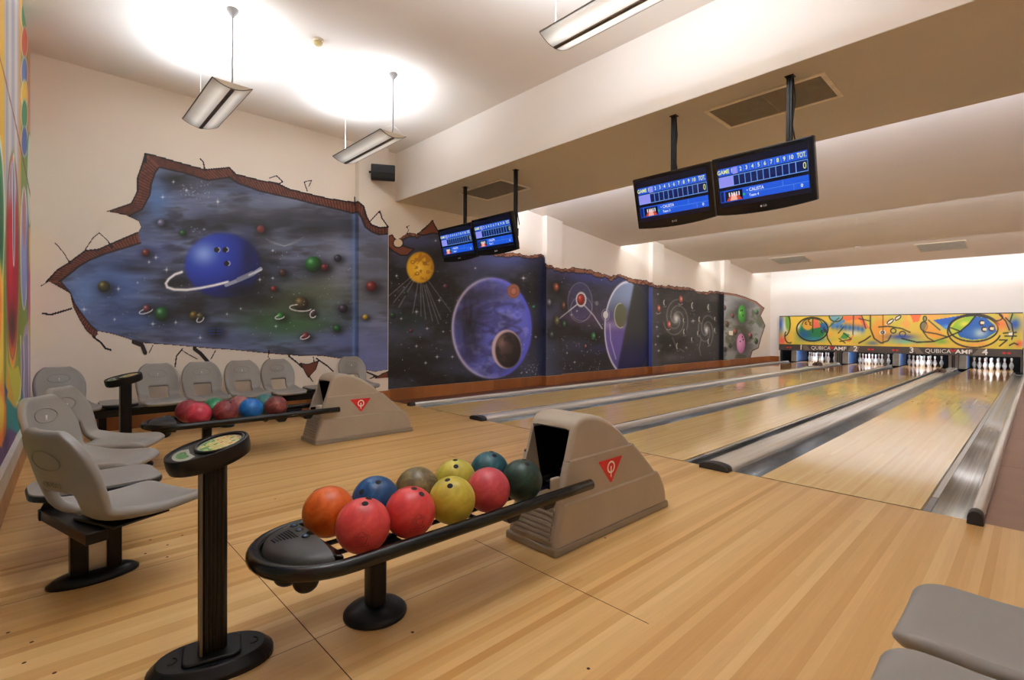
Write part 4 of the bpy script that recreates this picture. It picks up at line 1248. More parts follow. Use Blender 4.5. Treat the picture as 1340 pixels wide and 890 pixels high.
# the row against the mural wall
for y, l in ((-4.215, 'grey corner seat at the left end of the wall row'),
             (-3.39, 'grey wall-row seat just right of the far console pedestal'),
             (-2.93, 'second grey wall-row seat from the far console pedestal'),
             (-2.46, 'third grey wall-row seat from the far console pedestal'),
             (-2.01, 'fourth grey wall-row seat, behind the swirled maroon ball'),
             (-0.91, 'lone grey wall-row seat behind the far ball return hood')):
    seat(-5.46 if y > -4 else -5.43, y, -90 if y > -4 else -76, l)
table(-5.50, -3.79, -90, 0.34, 0.52, 'grey side table between the corner seat and the far console pedestal')
table(-5.50, -1.46, -90, 0.46, 0.52, 'grey side table left of the lone wall-row seat')
bench([(-5.47, -4.36), (-5.47, -0.72)], [(-5.60, -3.93, -90), (-5.60, -2.70, -90), (-5.60, -1.22, -90)], 'long black frame under the seats along the mural wall', 0.12, 0.262)
# the two seats at the lower right corner
seat(1.65, -2.55, 90, 'large grey seat at the lower right corner, the farther one')
seat(1.65, -3.035, 90, 'grey seat at the bottom right edge, the nearer one')
bench([(1.77, -3.4), (1.77, -2.2)], [(1.79, -2.8, 90)], 'black frame under the lower right seats')
# ------------------------------------------------------------------ painted murals
rng = np.random.default_rng(5)
def s2l(c):
    c = np.clip(c, 0, 1)
    return np.where(c <= 0.04045, c / 12.92, ((c + 0.055) / 1.055) ** 2.4)
_lat = rng.random((256, 256))
def vnoise(x, y):
    xi = np.floor(x).astype(int); yi = np.floor(y).astype(int)
    fx = x - xi; fy = y - yi
    fx = fx * fx * (3 - 2 * fx); fy = fy * fy * (3 - 2 * fy)
    a = _lat[xi % 256, yi % 256]; b = _lat[(xi + 1) % 256, yi % 256]; c = _lat[xi % 256, (yi + 1) % 256]; d = _lat[(xi + 1) % 256, (yi + 1) % 256]
    return (a * (1 - fx) + b * fx) * (1 - fy) + (c * (1 - fx) + d * fx) * fy
def fbm(x, y, o=4):
    s = 0; a = 0.5; n = 0
    for k in range(o):
        s = s + a * vnoise(x + 17.3 * k, y + 9.1 * k); n += a; a *= 0.5; x = x * 2.03; y = y * 2.03
    return s / n
def sst(a, b, x):
    t = np.clip((x - a) / (b - a), 0, 1)
    return t * t * (3 - 2 * t)
class Art:
    """paint on a cloud of wall points, measured in the photograph's own scale"""
    def __init__(self, u, v, base=(0, 0, 0)):
        self.u, self.v = u, v
        self.c = np.zeros((len(u), 3)) + np.array(base) / 255.0
    def blend(self, rgb, a):
        a = np.clip(a, 0, 1)
        if np.ndim(a): a = a[:, None]
        self.c = self.c * (1 - a) + (np.array(rgb) / 255.0) * a
    def glow(self, x, y, rx, ry, rgb, a=1.0, p=1.0, rot=0):
        du, dv = self.u - x, self.v - y
        c, s = cos(rot), sin(rot)
        d = ((du * c + dv * s) / rx) ** 2 + ((-du * s + dv * c) / ry) ** 2
        self.blend(rgb, a * np.exp(-d * p))
    def disc(self, x, y, rx, ry, rgb, a=1.0, soft=0.12, rot=0):
        du, dv = self.u - x, self.v - y
        c, s = cos(rot), sin(rot)
        d = np.sqrt(((du * c + dv * s) / rx) ** 2 + ((-du * s + dv * c) / ry) ** 2)
        self.blend(rgb, a * (1 - sst(1 - soft, 1 + soft, d)))
        return d
    def ball(self, x, y, rx, ry, dark, mid, lite, lx=-0.35, ly=-0.4, soft=0.08):
        du, dv = (self.u - x) / rx, (self.v - y) / ry
        d = np.sqrt(du * du + dv * dv)
        h = np.sqrt((du - lx) ** 2 + (dv - ly) ** 2)
        t1 = sst(1.5, 0.5, h)[:, None]; t2 = (np.exp(-(h / 0.33) ** 2))[:, None]
        col = np.array(dark) / 255. * (1 - t1) + np.array(mid) / 255. * t1
        col = col * (1 - t2) + np.array(lite) / 255. * t2
        a = (1 - sst(1 - soft, 1 + soft, d))[:, None]
        self.c = self.c * (1 - a) + col * a
    def segd(self, pts, closed=False):
        d = np.full(len(self.u), 1e9)
        P = list(pts) + ([pts[0]] if closed else [])
        for (x0, y0), (x1, y1) in zip(P, P[1:]):
            dx, dy = x1 - x0, y1 - y0
            L = dx * dx + dy * dy + 1e-9
            t = np.clip(((self.u - x0) * dx + (self.v - y0) * dy) / L, 0, 1)
            d = np.minimum(d, np.hypot(self.u - x0 - t * dx, self.v - y0 - t * dy))
        return d
    def stroke(self, pts, w, rgb, a=1.0, soft=0.5, closed=False):
        d = self.segd(pts, closed)
        self.blend(rgb, a * (1 - sst(w / 2 - soft / 2, w / 2 + soft, d)))
    def ring(self, x, y, rx, ry, w, rgb, a=1.0, a0=0, a1=2 * pi, rot=0):
        pts = []
        for t in np.linspace(a0, a1, 40):
            X, Y = rx * cos(t), ry * sin(t)
            pts.append((x + X * cos(rot) - Y * sin(rot), y + X * sin(rot) + Y * cos(rot)))
        self.stroke(pts, w, rgb, a)
    def inside(self, poly):
        r = np.zeros(len(self.u), bool)
        n = len(poly)
        for i in range(n):
            x0, y0 = poly[i]; x1, y1 = poly[(i + 1) % n]
            c = ((y0 > self.v) != (y1 > self.v))
            if y1 != y0:
                r ^= c & (self.u < (x1 - x0) * (self.v - y0) / (y1 - y0) + x0)
        return r
    def poly(self, pts, rgb, a=1.0):
        self.blend(rgb, a * self.inside(pts).astype(float))
    def star(self, x, y, s, a=0.95, rgb=(235, 238, 245)):
        du, dv = np.abs(self.u - x), np.abs(self.v - y)
        k = np.exp(-(np.minimum(du, dv) / 0.45) ** 2) * np.clip(1 - np.maximum(du, dv) / s, 0, 1) ** 1.5
        k = np.maximum(k, np.exp(-((du ** 2 + dv ** 2) / (0.2 * s + .25) ** 2)))
        self.blend(rgb, a * k)
    def dots(self, n, box, rgb=(225, 228, 236), smin=.3, smax=.75, seed=1):
        r = np.random.default_rng(seed)
        for _ in range(n):
            x = box[0] + (box[2] - box[0]) * r.random(); y = box[1] + (box[3] - box[1]) * r.random()
            s = smin + (smax - smin) * r.random() ** 2
            m = (np.abs(self.u - x) < 3) & (np.abs(self.v - y) < 3)
            if m.any():
                k = np.exp(-((self.u[m] - x) ** 2 + (self.v[m] - y) ** 2) / s ** 2)[:, None] * (0.5 + 0.5 * r.random())
                self.c[m] = self.c[m] * (1 - k) + np.array(rgb) / 255. * k

def project(P):
    q = P - np.array([cx_, cy_, h_])
    D = q @ np.array(F_)
    return 670 + f_ * (q @ np.array(R2_)) / D, y0_ - f_ * (q @ np.array(U2_)) / D

def painted(name, P, painter, mat, parent=None):
    """P: (ni, nj, 3) wall points; painter(Art) -> keep mask or None. One painted sheet, kept only where there is paint"""
    ni, nj = P.shape[:2]
    pts = P.reshape(-1, 3)
    u, v = project(pts)
    A = Art(u, v)
    keep = painter(A)
    if keep is None: keep = np.ones(len(u), bool)
    k2 = keep.reshape(ni, nj)
    fm = k2[:-1, :-1] & k2[1:, :-1] & k2[:-1, 1:] & k2[1:, 1:]
    ii, jj = np.nonzero(fm)
    quads = np.stack([ii * nj + jj, ii * nj + jj + 1, (ii + 1) * nj + jj + 1, (ii + 1) * nj + jj], 1)
    used = np.unique(quads)
    remap = np.zeros(ni * nj, int); remap[used] = np.arange(len(used))
    q = remap[quads]
    me = bpy.data.meshes.new(name)
    me.vertices.add(len(used)); me.vertices.foreach_set('co', pts[used].astype(np.float32).ravel())
    me.loops.add(q.size); me.loops.foreach_set('vertex_index', q.astype(np.int32).ravel())
    me.polygons.add(len(q)); me.polygons.foreach_set('loop_start', np.arange(0, q.size, 4, dtype=np.int32))
    try: me.polygons.foreach_set('loop_total', np.full(len(q), 4, np.int32))
    except Exception: pass
    me.update(calc_edges=True)
    at = me.color_attributes.new('paint', 'FLOAT_COLOR', 'POINT')
    col = np.ones((len(used), 4), np.float32)
    col[:, :3] = s2l(A.c[used] * GAIN)
    at.data.foreach_set('color', col.ravel())
    me.materials.append(mat)
    o = link(bpy.data.objects.new(name, me))
    if parent is not None: o.parent = parent
    return o
GAIN = 1.06
M['paint'] = paint_mat('mural paint', 0.55)
M['paintgloss'] = paint_mat('printed board', 0.4)

def wall_cols(u0, u1, x, du):
    us = np.arange(u0, u1 + 1e-6, du)
    return [unp(u, 470, 0, x).y for u in us]
def sheet(cols, z0, z1, dz):
    """cols: list of (x, y) along the wall"""
    zs = np.arange(z0, z1 + 1e-6, dz)
    P = np.zeros((len(zs), len(cols), 3))
    c = np.array(cols)
    P[:, :, 0] = c[None, :, 0]; P[:, :, 1] = c[None, :, 1]; P[:, :, 2] = zs[:, None]
    return P
EPS = 0.003
BR, BRD, BLK = (122, 66, 48), (76, 36, 26), (24, 18, 18)

def rim(A, edge, inner, w=1.6, step=4.2):
    """painted broken-brick edge between an outer and an inner line"""
    poly = edge + inner[::-1]
    ins = A.inside(poly)
    n1 = fbm(A.u * .3, A.v * .3, 3)
    A.blend(BR, ins * 1.0)
    A.blend(BRD, ins * (0.25 + 0.6 * (n1 > .55)) * .6)
    # tick marks across the brick
    L = 0
    def lerp(P, t):
        segs = [math.dist(a, b) for a, b in zip(P, P[1:])]; tot = sum(segs); d = t * tot
        for (a, b), s in zip(zip(P, P[1:]), segs):
            if d <= s: return (a[0] + (b[0] - a[0]) * d / s, a[1] + (b[1] - a[1]) * d / s)
            d -= s
        return P[-1]
    n = int(sum(math.dist(a, b) for a, b in zip(edge, edge[1:])) / step)
    for k in range(1, n):
        A.stroke([lerp(edge, k / n), lerp(inner, (k + .25) / (n + .25))], .9, (44, 22, 18), .85)
    A.stroke(edge, w, BLK, .95); A.stroke(inner, w * .8, BLK, .8)
    return ins | (A.segd(edge) < w * .55) 

# ---- first mural: broken wall with the blue ringed planet
OUT1 = [(60, 369), (75, 353), (91, 343), (111, 328), (129, 326), (154, 315), (180, 304), (184, 297), (181, 290), (160, 280), (140, 277), (172, 266), (180, 250), (180, 232), (186, 215), (190, 201), (208, 205), (235, 213), (268, 222), (300, 219), (309, 228), (340, 236), (363, 240), (380, 248), (405, 254), (430, 260), (464, 265), (469, 264)]
IN1 = [(77, 369), (92, 358), (104, 348), (118, 340), (138, 332), (158, 326), (184, 318), (184, 300), (182, 290), (172, 284), (168, 283), (186, 274), (196, 255), (198, 240), (203, 226), (208, 219), (240, 226), (272, 236), (300, 232), (312, 240), (340, 250), (366, 256), (385, 260), (408, 266), (434, 272), (462, 279), (469, 277)]
OUTR = [(469, 264), (476, 270), (480, 284), (486, 294), (497, 298), (508, 297)]
INR = [(469, 278), (473, 285), (478, 297), (486, 303), (496, 307), (508, 306)]
BOT1 = [(508, 484), (490, 487), (479, 485), (465, 470), (440, 469), (420, 466), (390, 466), (340, 462), (300, 458), (280, 457), (225, 452), (180, 449), (168, 444), (145, 437), (128, 434), (118, 425), (108, 412), (98, 398), (92, 383), (80, 369)]
BOTO = [(66, 369), (92, 384), (96, 402), (104, 418), (113, 433), (124, 442), (128, 437)]
def paint1(A):
    u, v = A.u, A.v
    n = fbm(u * .018, v * .05, 5); n2 = fbm(u * .035 + 40, v * .12 + 9, 4); n3 = fbm(u * .12, v * .3, 3)
    A.c[:] = np.array((82, 92, 124)) / 255.
    A.blend((108, 122, 162), sst(.3, .75, n)); n4 = fbm(u * .012 + 3, v * .11 + 2, 5)
    A.blend((40, 40, 46), sst(.42, .72, n2) * .7); A.blend((52, 54, 64), sst(.45, .7, n4) * .55)
    A.blend((160, 168, 196), sst(.5, .85, fbm(u * .03 + 8, v * .16, 4)) * .35)
    for x, y, rx, ry, c, a in ((300, 228, 60, 12, (34, 34, 38), .6), (260, 250, 30, 22, (96, 104, 128), .5), (225, 235, 22, 12, (30, 30, 34), .75), (205, 262, 16, 26, (86, 120, 176), .9), (330, 275, 70, 12, (112, 120, 144), .5),
                               (290, 290, 50, 12, (30, 30, 32), .7), (400, 290, 60, 26, (56, 58, 64), .6), (430, 340, 26, 36, (120, 126, 146), .5), (360, 320, 40, 12, (116, 120, 132), .5),
                               (150, 372, 50, 36, (74, 104, 170), .8), (110, 385, 26, 30, (110, 146, 206), .75), (200, 330, 30, 18, (70, 84, 150), .6), (180, 420, 60, 16, (70, 96, 152), .7),
                               (225, 372, 24, 10, (28, 26, 28), .8), (180, 352, 30, 5, (28, 30, 40), .7), (250, 405, 30, 12, (28, 26, 26), .8),
                               (385, 400, 60, 28, (86, 106, 66), .8), (365, 428, 55, 18, (50, 96, 48), .85), (430, 375, 40, 20, (96, 104, 80), .6), (345, 395, 40, 10, (34, 30, 28), .6),
                               (300, 440, 80, 14, (92, 104, 150), .7), (440, 445, 40, 18, (94, 106, 160), .75), (190, 300, 12, 20, (70, 84, 120), .5)):
        A.glow(x, y, rx, ry, c, a)
    # pilaster part is paler
    pz = sst(467, 472, u)
    A.blend((112, 116, 126), pz * .55 * sst(470, 380, v)); A.blend((112, 124, 182), pz * .8 * sst(400, 470, v)); A.blend((120, 134, 196), pz * .6 * sst(330, 285, v))
    A.blend((106, 138, 196), np.exp(-((u - 464) / 3.2) ** 2) * .7)
    # blue planet
    A.glow(318, 352, 42, 40, (18, 18, 22), .95, 1.2); A.glow(296, 375, 50, 26, (20, 20, 24), .8)
    A.ball(291, 347, 49, 42, (16, 26, 96), (36, 62, 178), (128, 158, 226), -0.5, -0.35)
    A.glow(325, 335, 8, 26, (20, 28, 70), .75); A.glow(320, 380, 24, 8, (16, 18, 30), .85); A.glow(420, 300, 50, 14, (34, 35, 40), .6); A.glow(380, 262, 50, 8, (128, 136, 158), .5); A.glow(445, 345, 20, 40, (138, 144, 162), .55); A.glow(400, 425, 40, 8, (60, 104, 60), .5)
    for x, y in ((284, 327), (295, 327), (297, 345)):
        A.disc(x, y, 4, 3.6, (24, 20, 24)); A.ring(x + .6, y - .2, 3.4, 3.0, .9, (190, 200, 226), .9, -1.2, 1.2)
    rp = [(238, 356), (229, 359), (221, 365), (217, 371), (219, 376), (228, 379), (244, 379.5), (262, 377), (280, 373.5), (298, 369)]; A.stroke(rp, 3.0, (200, 206, 222), .9, 1.4); A.stroke(rp, 1.5, (244, 246, 250), 1)
    A.stroke([(296, 373), (314, 366), (330, 359), (341, 352)], 4.5, (150, 158, 180), .95); A.stroke([(312, 366), (330, 358)], 6.0, (120, 128, 150), .9); A.stroke([(326, 360), (342, 353)], 2.0, (200, 204, 214), .9)
    # small balls
    for x, y, r, d, m_, l in ((211, 292, 5.2, (40, 40, 50), (98, 96, 128), (176, 176, 204)), (239, 305, 4, (14, 40, 18), (32, 84, 40), (96, 150, 96)), (191, 331, 5.4, (40, 12, 12), (98, 34, 32), (170, 120, 114)), (136, 375, 8, (20, 20, 14), (66, 62, 30), (150, 146, 96)),
                              (212, 411, 10, (8, 28, 12), (26, 84, 36), (120, 190, 130)), (254, 413, 6, (30, 22, 8), (96, 76, 30), (180, 160, 90)), (262, 414, 5, (20, 20, 16), (70, 66, 40), (150, 146, 110)), (192, 404, 5.5, (40, 14, 18), (104, 46, 56), (190, 150, 160)),
                              (341, 300, 5.2, (80, 34, 34), (112, 52, 50), (134, 80, 80)), (410, 346, 11, (8, 36, 14), (28, 98, 42), (110, 180, 120)), (425, 350, 5, (44, 10, 14), (96, 28, 32), (160, 96, 96)), (442, 338, 5, (14, 14, 18), (40, 42, 56), (110, 112, 130)),
                              (370, 357, 5.2, (26, 16, 16), (66, 44, 40), (120, 96, 90)), (358, 378, 3.8, (60, 10, 14), (124, 28, 32), (180, 110, 110)), (394, 397, 9.5, (22, 16, 10), (74, 60, 36), (150, 136, 96)), (367, 414, 5.5, (10, 44, 16), (30, 110, 44), (120, 190, 120)),
                              (449, 404, 6, (14, 10, 14), (52, 42, 56), (130, 120, 140)), (441, 430, 4.8, (8, 34, 12), (24, 88, 34), (90, 150, 96)), (400, 440, 5.2, (40, 10, 16), (110, 36, 46), (190, 120, 130)), (486, 375, 7.2, (60, 12, 14), (112, 34, 34), (180, 110, 104)), (478, 415, 3.6, (90, 70, 10), (180, 150, 40), (220, 200, 110)), (409, 410, 4, (40, 26, 36), (70, 56, 66), (150, 140, 150))):
        A.glow(x + r * .5, y + r * .45, r * 1.7, r * 1.25, (14, 14, 16), .75)
        A.ball(x, y, r, r * .95, d, m_, l)
    for x, y, rx, ry, ro in ((393, 403, 14, 4.2, .06), (366, 415, 6, 2.4, -.2), (399, 441, 6, 2.5, -.3), (191, 407, 9, 2.8, -.3), (410, 411, 4, 5, .5), (262, 418, 5, 3, -.6)):
        A.ring(x, y, rx, ry, 1.0, (220, 222, 228), .95, .2, 4.4, ro)
    A.glow(283, 435, 13, 10, (14, 14, 18), .9)
    for x in (277, 288):
        for i in range(3): A.stroke([(x - 4, 430 + i * 3.4), (x + 4, 430 + i * 3.4)], 1.5, (40, 56, 120), .8)
    for x, y, s in ((244, 249, 5), (213, 258, 5.5), (285, 264, 7), (227, 238, 4), (204, 337, 6), (195, 343, 4), (218, 353, 6), (155, 378, 6), (110, 405, 6), (200, 424, 6), (230, 422, 4.5), (262, 442, 5), (150, 418, 4), (340, 366, 5), (357, 364, 4), (361, 427, 4), (297, 411, 3), (315, 404, 3), (357, 328, 4), (180, 370, 3)):
        A.star(x, y, s)
    A.dots(40, (236, 236, 275, 262), seed=3); A.dots(14, (240, 295, 270, 305), seed=4); A.dots(50, (100, 340, 260, 440), seed=5, smax=.55); A.dots(70, (330, 320, 460, 440), seed=6, smax=.55)
    for a in np.linspace(-1.2, 1.4, 9): A.stroke([(372, 322), (372 + 26 * sin(a), 308 + 16 * cos(a) * .8)], .6, (170, 174, 186), .35)
    body = OUT1 + OUTR + BOT1
    keep = A.inside(body)
    k = rim(A, OUT1[:7], IN1[:7], 2.4) | rim(A, OUT1[10:16], IN1[10:16], 2.4) | rim(A, OUT1[15:], IN1[15:], 2.2) | rim(A, OUTR, INR, 2.4)
    k |= rim(A, BOTO, [(80, 369), (92, 383), (98, 398), (108, 412), (118, 425), (128, 434), (128, 436)], 1.5, 4.5)
    A.stroke(BOT1[2:15], 2.6, (96, 46, 34), .9); A.stroke(BOT1[:15], 1.3, BLK, .95); A.stroke(OUT1[6:11], 1.6, BLK, .9)
    A.stroke(BOT1[14:], 1.0, BLK, .8)
    # cracks and broken pieces outside the hole
    cr = [([(62, 369), (54, 374)], 1.2), ([(92, 345), (84, 332), (76, 322), (72, 318)], 1.2), ([(110, 329), (122, 311), (130, 305), (140, 314), (147, 324)], 1.2), ([(56, 410), (66, 412), (80, 408), (93, 404)], 2.2),
          ([(122, 441), (133, 449), (138, 456), (145, 458)], 2.2), ([(268, 222), (266, 212), (262, 208)], 1.4), ([(190, 212), (190, 201)], 2.2), ([(353, 233), (362, 230), (370, 238), (363, 241)], 1.3), ([(398, 238), (402, 250)], 1.0), ([(398, 238), (408, 236), (404, 244)], .9), ([(464, 268), (464, 258)], 1.2),
          ([(484, 290), (497, 276), (500, 286), (508, 297)], 1.3), ([(352, 459), (351, 467), (354, 472)], 1.0), ([(239, 456), (231, 466), (229, 480)], 1.4), ([(239, 459), (247, 464), (258, 470)], 1.1), ([(255, 457), (264, 464), (272, 474)], 4.0), ([(282, 459), (276, 470)], 1.2), ([(175, 448), (186, 452), (190, 462)], 4.2), ([(200, 452), (195, 462)], 1.0),
          ([(378, 466), (388, 474), (396, 481)], 1.8), ([(414, 469), (427, 478), (436, 486)], 1.6), ([(480, 487), (497, 494), (508, 504)], 1.6), ([(397, 480), (404, 492), (412, 503)], 1.2), ([(482, 497), (492, 492)], 1.2), ([(410, 467), (411, 474)], 1.0)]
    for p, w_ in cr:
        w_ *= 1.35
        d = A.segd(p); A.blend(BLK, 1 - sst(w_ / 2 + .1, w_ / 2 + .8, d)); k |= d < w_ / 2 + .42
    for pl in ([(393, 475), (402, 477), (417, 472), (413, 484), (403, 494)], [(491, 495), (500, 489), (508, 486), (508, 506), (500, 500)]):
        ins = A.inside(pl); A.blend((112, 56, 40), ins * 1.0); A.stroke(pl, 1.2, BLK, .95, closed=True); k |= ins | (A.segd(pl, True) < .9)
    return keep | k
cols = [(XW + EPS, y) for y in wall_cols(50, 463.7, XW + EPS, 0.8)]
ya = PIL[0][0]
cols = [c for c in cols if c[1] < ya - 0.004]
cols += [(XW + EPS, ya - EPS)] + [(XW + (XP - XW) * f, ya - EPS) for f in np.linspace(0.08, 1, 7)] + [(XP + EPS, ya - EPS)]
for y in wall_cols(469, 509, XP + EPS, 0.8):
    if ya + .005 < y < PIL[0][1]: cols.append((XP + EPS, y))
cols.append((XP + EPS, PIL[0][1]))
o = painted('wall_mural', sheet(cols, 0.42, 3.62, 0.0095), paint1, M['paint'])
tag(o, 'large mural of a ringed blue planet inside a broken brick hole', 'mural')

# ---- the long mural beyond the pilaster, in four painted fields
TOP = [(508, 309), (513, 307), (520, 313), (535, 304), (545, 306), (554, 300), (565, 288), (575, 302), (584, 306), (620, 322), (650, 330), (681, 331), (690, 334), (702, 332), (708, 332), (713, 335), (714, 345), (735, 352), (750, 350), (770, 352), (785, 357), (800, 361), (812, 358), (822, 363), (840, 366), (853, 369), (856, 372), (868, 373), (880, 374), (900, 376), (915, 381), (935, 381), (946, 382), (962, 384), (975, 388), (990, 394), (1001, 403), (996, 413), (1002, 426), (996, 444), (993, 456), (985, 460), (982, 470)]
def top_at(u):
    P = TOP[:37]
    return np.interp(u, [p[0] for p in P], [p[1] for p in P])
def rimtop(A, w):
    t = top_at(A.u) + 1.4 * (vnoise(A.u * .35, A.u * 0 + 3.3) - .5) * 2
    h = w * (0.7 + .6 * vnoise(A.u * .12, A.u * 0 + 8.1))
    d = A.v - t
    band = (d > 0) & (d < h)
    A.blend((150, 100, 78), band * 1.0); A.blend((96, 54, 40), band * (vnoise(A.u * .6, A.v * .5) > .55) * .8)
    A.blend(BLK, np.exp(-(d / .8) ** 2) * .9); A.blend(BLK, np.exp(-((d - h) / .8) ** 2) * .85)
    return d > -.2
def space(A, base, blue, amt, sc=.02):
    n = fbm(A.u * sc * 1.2, A.v * sc * 2.2 + 5, 5); n3 = fbm(A.u * .2, A.v * .35, 3)
    A.c[:] = np.array(base) / 255.
    A.blend(blue, sst(.38, .75, n) * amt); A.blend((16, 14, 14), sst(.56, .25, n) * .7); A.blend((130, 134, 150), sst(.6, .85, n3) * .18)
def paint2(A):
    u, v = A.u, A.v
    space(A, (48, 47, 52), (78, 86, 118), .8)
    A.glow(560, 316, 60, 10, (74, 84, 130), .8); A.glow(640, 350, 70, 10, (70, 76, 116), .7); A.glow(660, 340, 50, 8, (74, 88, 168), .6)
    A.glow(530, 420, 30, 14, (22, 34, 26), .7); A.glow(545, 470, 60, 22, (26, 25, 26), .7); A.glow(700, 420, 10, 60, (30, 30, 40), .6)
    A.glow(550, 350, 26, 26, (20, 16, 14), .7, 1.1)
    A.ball(550, 350, 18, 20.5, (170, 110, 16), (226, 178, 36), (244, 214, 90), -.1, .05)
    n = fbm(u * .2, v * .2, 3)
    m = ((u - 550) / 17) ** 2 + ((v - 350) / 19) ** 2 < 1
    A.blend((176, 112, 22), m * sst(.52, .66, n) * .8)
    for x, y, r in ((540, 343, 2.4), (556, 345, 2), (546, 358, 2.4), (560, 356, 1.8)): A.ring(x, y, r, r * .8, .9, (150, 90, 20), .8)
    for x1, y1 in ((508, 388), (515, 396), (522, 402), (540, 410), (551, 414), (557, 418), (566, 420), (577, 418), (590, 408), (574, 424)):
        A.stroke([(550 + (x1 - 550) * .28, 350 + (y1 - 350) * .32), (x1, y1)], .8, (190, 194, 206), .45)
    # big purple planet
    A.glow(644, 430, 66, 80, (16, 15, 20), .55, 1.6)
    rx, ry = 52.5, 66.5
    d = np.sqrt(((u - 643.5) / rx) ** 2 + ((v - 429.5) / ry) ** 2)
    ins = 1 - sst(.98, 1.0, d)
    A.blend((96, 104, 206), ins)
    n = fbm(u * .05 + 2, v * .07, 5); nn = fbm(u * .09, v * .13 + 7, 4)
    A.blend((60, 60, 100), ins * sst(.42, .72, n) * .6); A.blend((150, 156, 232), ins * sst(.48, .75, nn) * .5)
    for q, (cx_q, cy_q) in enumerate(((632, 425), (660, 405), (668, 425), (640, 400), (612, 395), (655, 440))): A.stroke([(cx_q + 14 * sin(t * 2.1 + q), cy_q + 9 * cos(t * 1.3 + q * 2) + t * 2) for t in np.linspace(0, 4, 14)], 2.0, (50, 50, 92), .55, 3.0)
    A.blend((30, 28, 36), ins * np.exp(-(((u - 614) / 17) ** 2 + ((v - 425) / 46) ** 2)) * (.55 + .5 * fbm(u * .25, v * .05, 3)))
    A.blend((52, 52, 70), ins * np.exp(-(((u - 640) / 36) ** 2 + ((v - 385) / 14) ** 2)) * .7)
    A.blend((196, 190, 222), np.exp(-((d - .975) / .035) ** 2) * sst(690, 600, u) * .9); A.blend((86, 92, 214), np.exp(-((d - .96) / .05) ** 2) * sst(620, 690, u) * .9)
    A.ball(672, 381, 8.2, 9.5, (96, 58, 44), (150, 96, 76), (176, 112, 92), 0, 0); A.ring(672, 381, 4.2, 5, 1, (110, 60, 52), .7)
    A.disc(663, 457, 19.5, 25.5, (204, 182, 190), 1, .06); A.ball(665, 458, 17, 23.5, (34, 26, 26), (76, 58, 56), (128, 104, 102), -.5, -.4)
    nn = fbm(u * .12, v * .12, 4); mm = ((u - 665) / 16) ** 2 + ((v - 458) / 22) ** 2 < 1
    A.blend((40, 32, 32), mm * sst(.5, .64, nn) * .7)
    for x, y, r, c in ((583, 375, 3.6, (96, 40, 56)), (530, 384, 3, (26, 52, 38)), (514, 413, 4, (28, 66, 36)), (538, 433, 2.6, (92, 36, 46)), (699, 402, 2.6, (34, 110, 80))):
        A.ball(x, y, r, r, (16, 18, 18), c, tuple(min(255, k + 70) for k in c))
    for x, y, s in ((545, 408, 6), (575, 393, 5), (519, 361, 4), (559, 430, 4), (580, 434, 3), (572, 467, 5), (545, 453, 4), (557, 475, 4), (592, 467, 4), (685, 364, 6), (525, 417, 3.5), (570, 315, 3.5), (622, 351, 3), (701, 441, 3)): A.star(x, y, s)
    A.dots(60, (510, 340, 600, 500), seed=8, smax=.6); A.dots(40, (682, 470, 708, 492), seed=9, smax=.8); A.dots(14, (680, 340, 706, 470), seed=10, smax=.5)
    A.blend((30, 34, 66), sst(700, 708, u) * .6)
    k = rimtop(A, 5.0)
    # torn brick above the sun
    for pl in ([(508, 309), (513, 307), (522, 320), (534, 324), (542, 326), (533, 334), (524, 334), (514, 328), (508, 322)], [(546, 306), (556, 299), (566, 288), (572, 301), (583, 307), (566, 305), (554, 308)]):
        ins = A.inside(pl); A.blend((120, 66, 48), ins * 1.); A.stroke(pl, 1.4, BLK, .95, closed=True); k |= ins | (A.segd(pl, True) < 1)
    A.disc(521, 318, 6, 5.5, (216, 196, 170)); A.ring(521, 318, 6.5, 6, 1.2, BLK)
    for p in ([(532, 306), (535, 301), (532, 297), (536, 295)],):
        dd = A.segd(p); A.blend(BLK, 1 - sst(.5, 1.2, dd)); k |= dd < .9
    return k
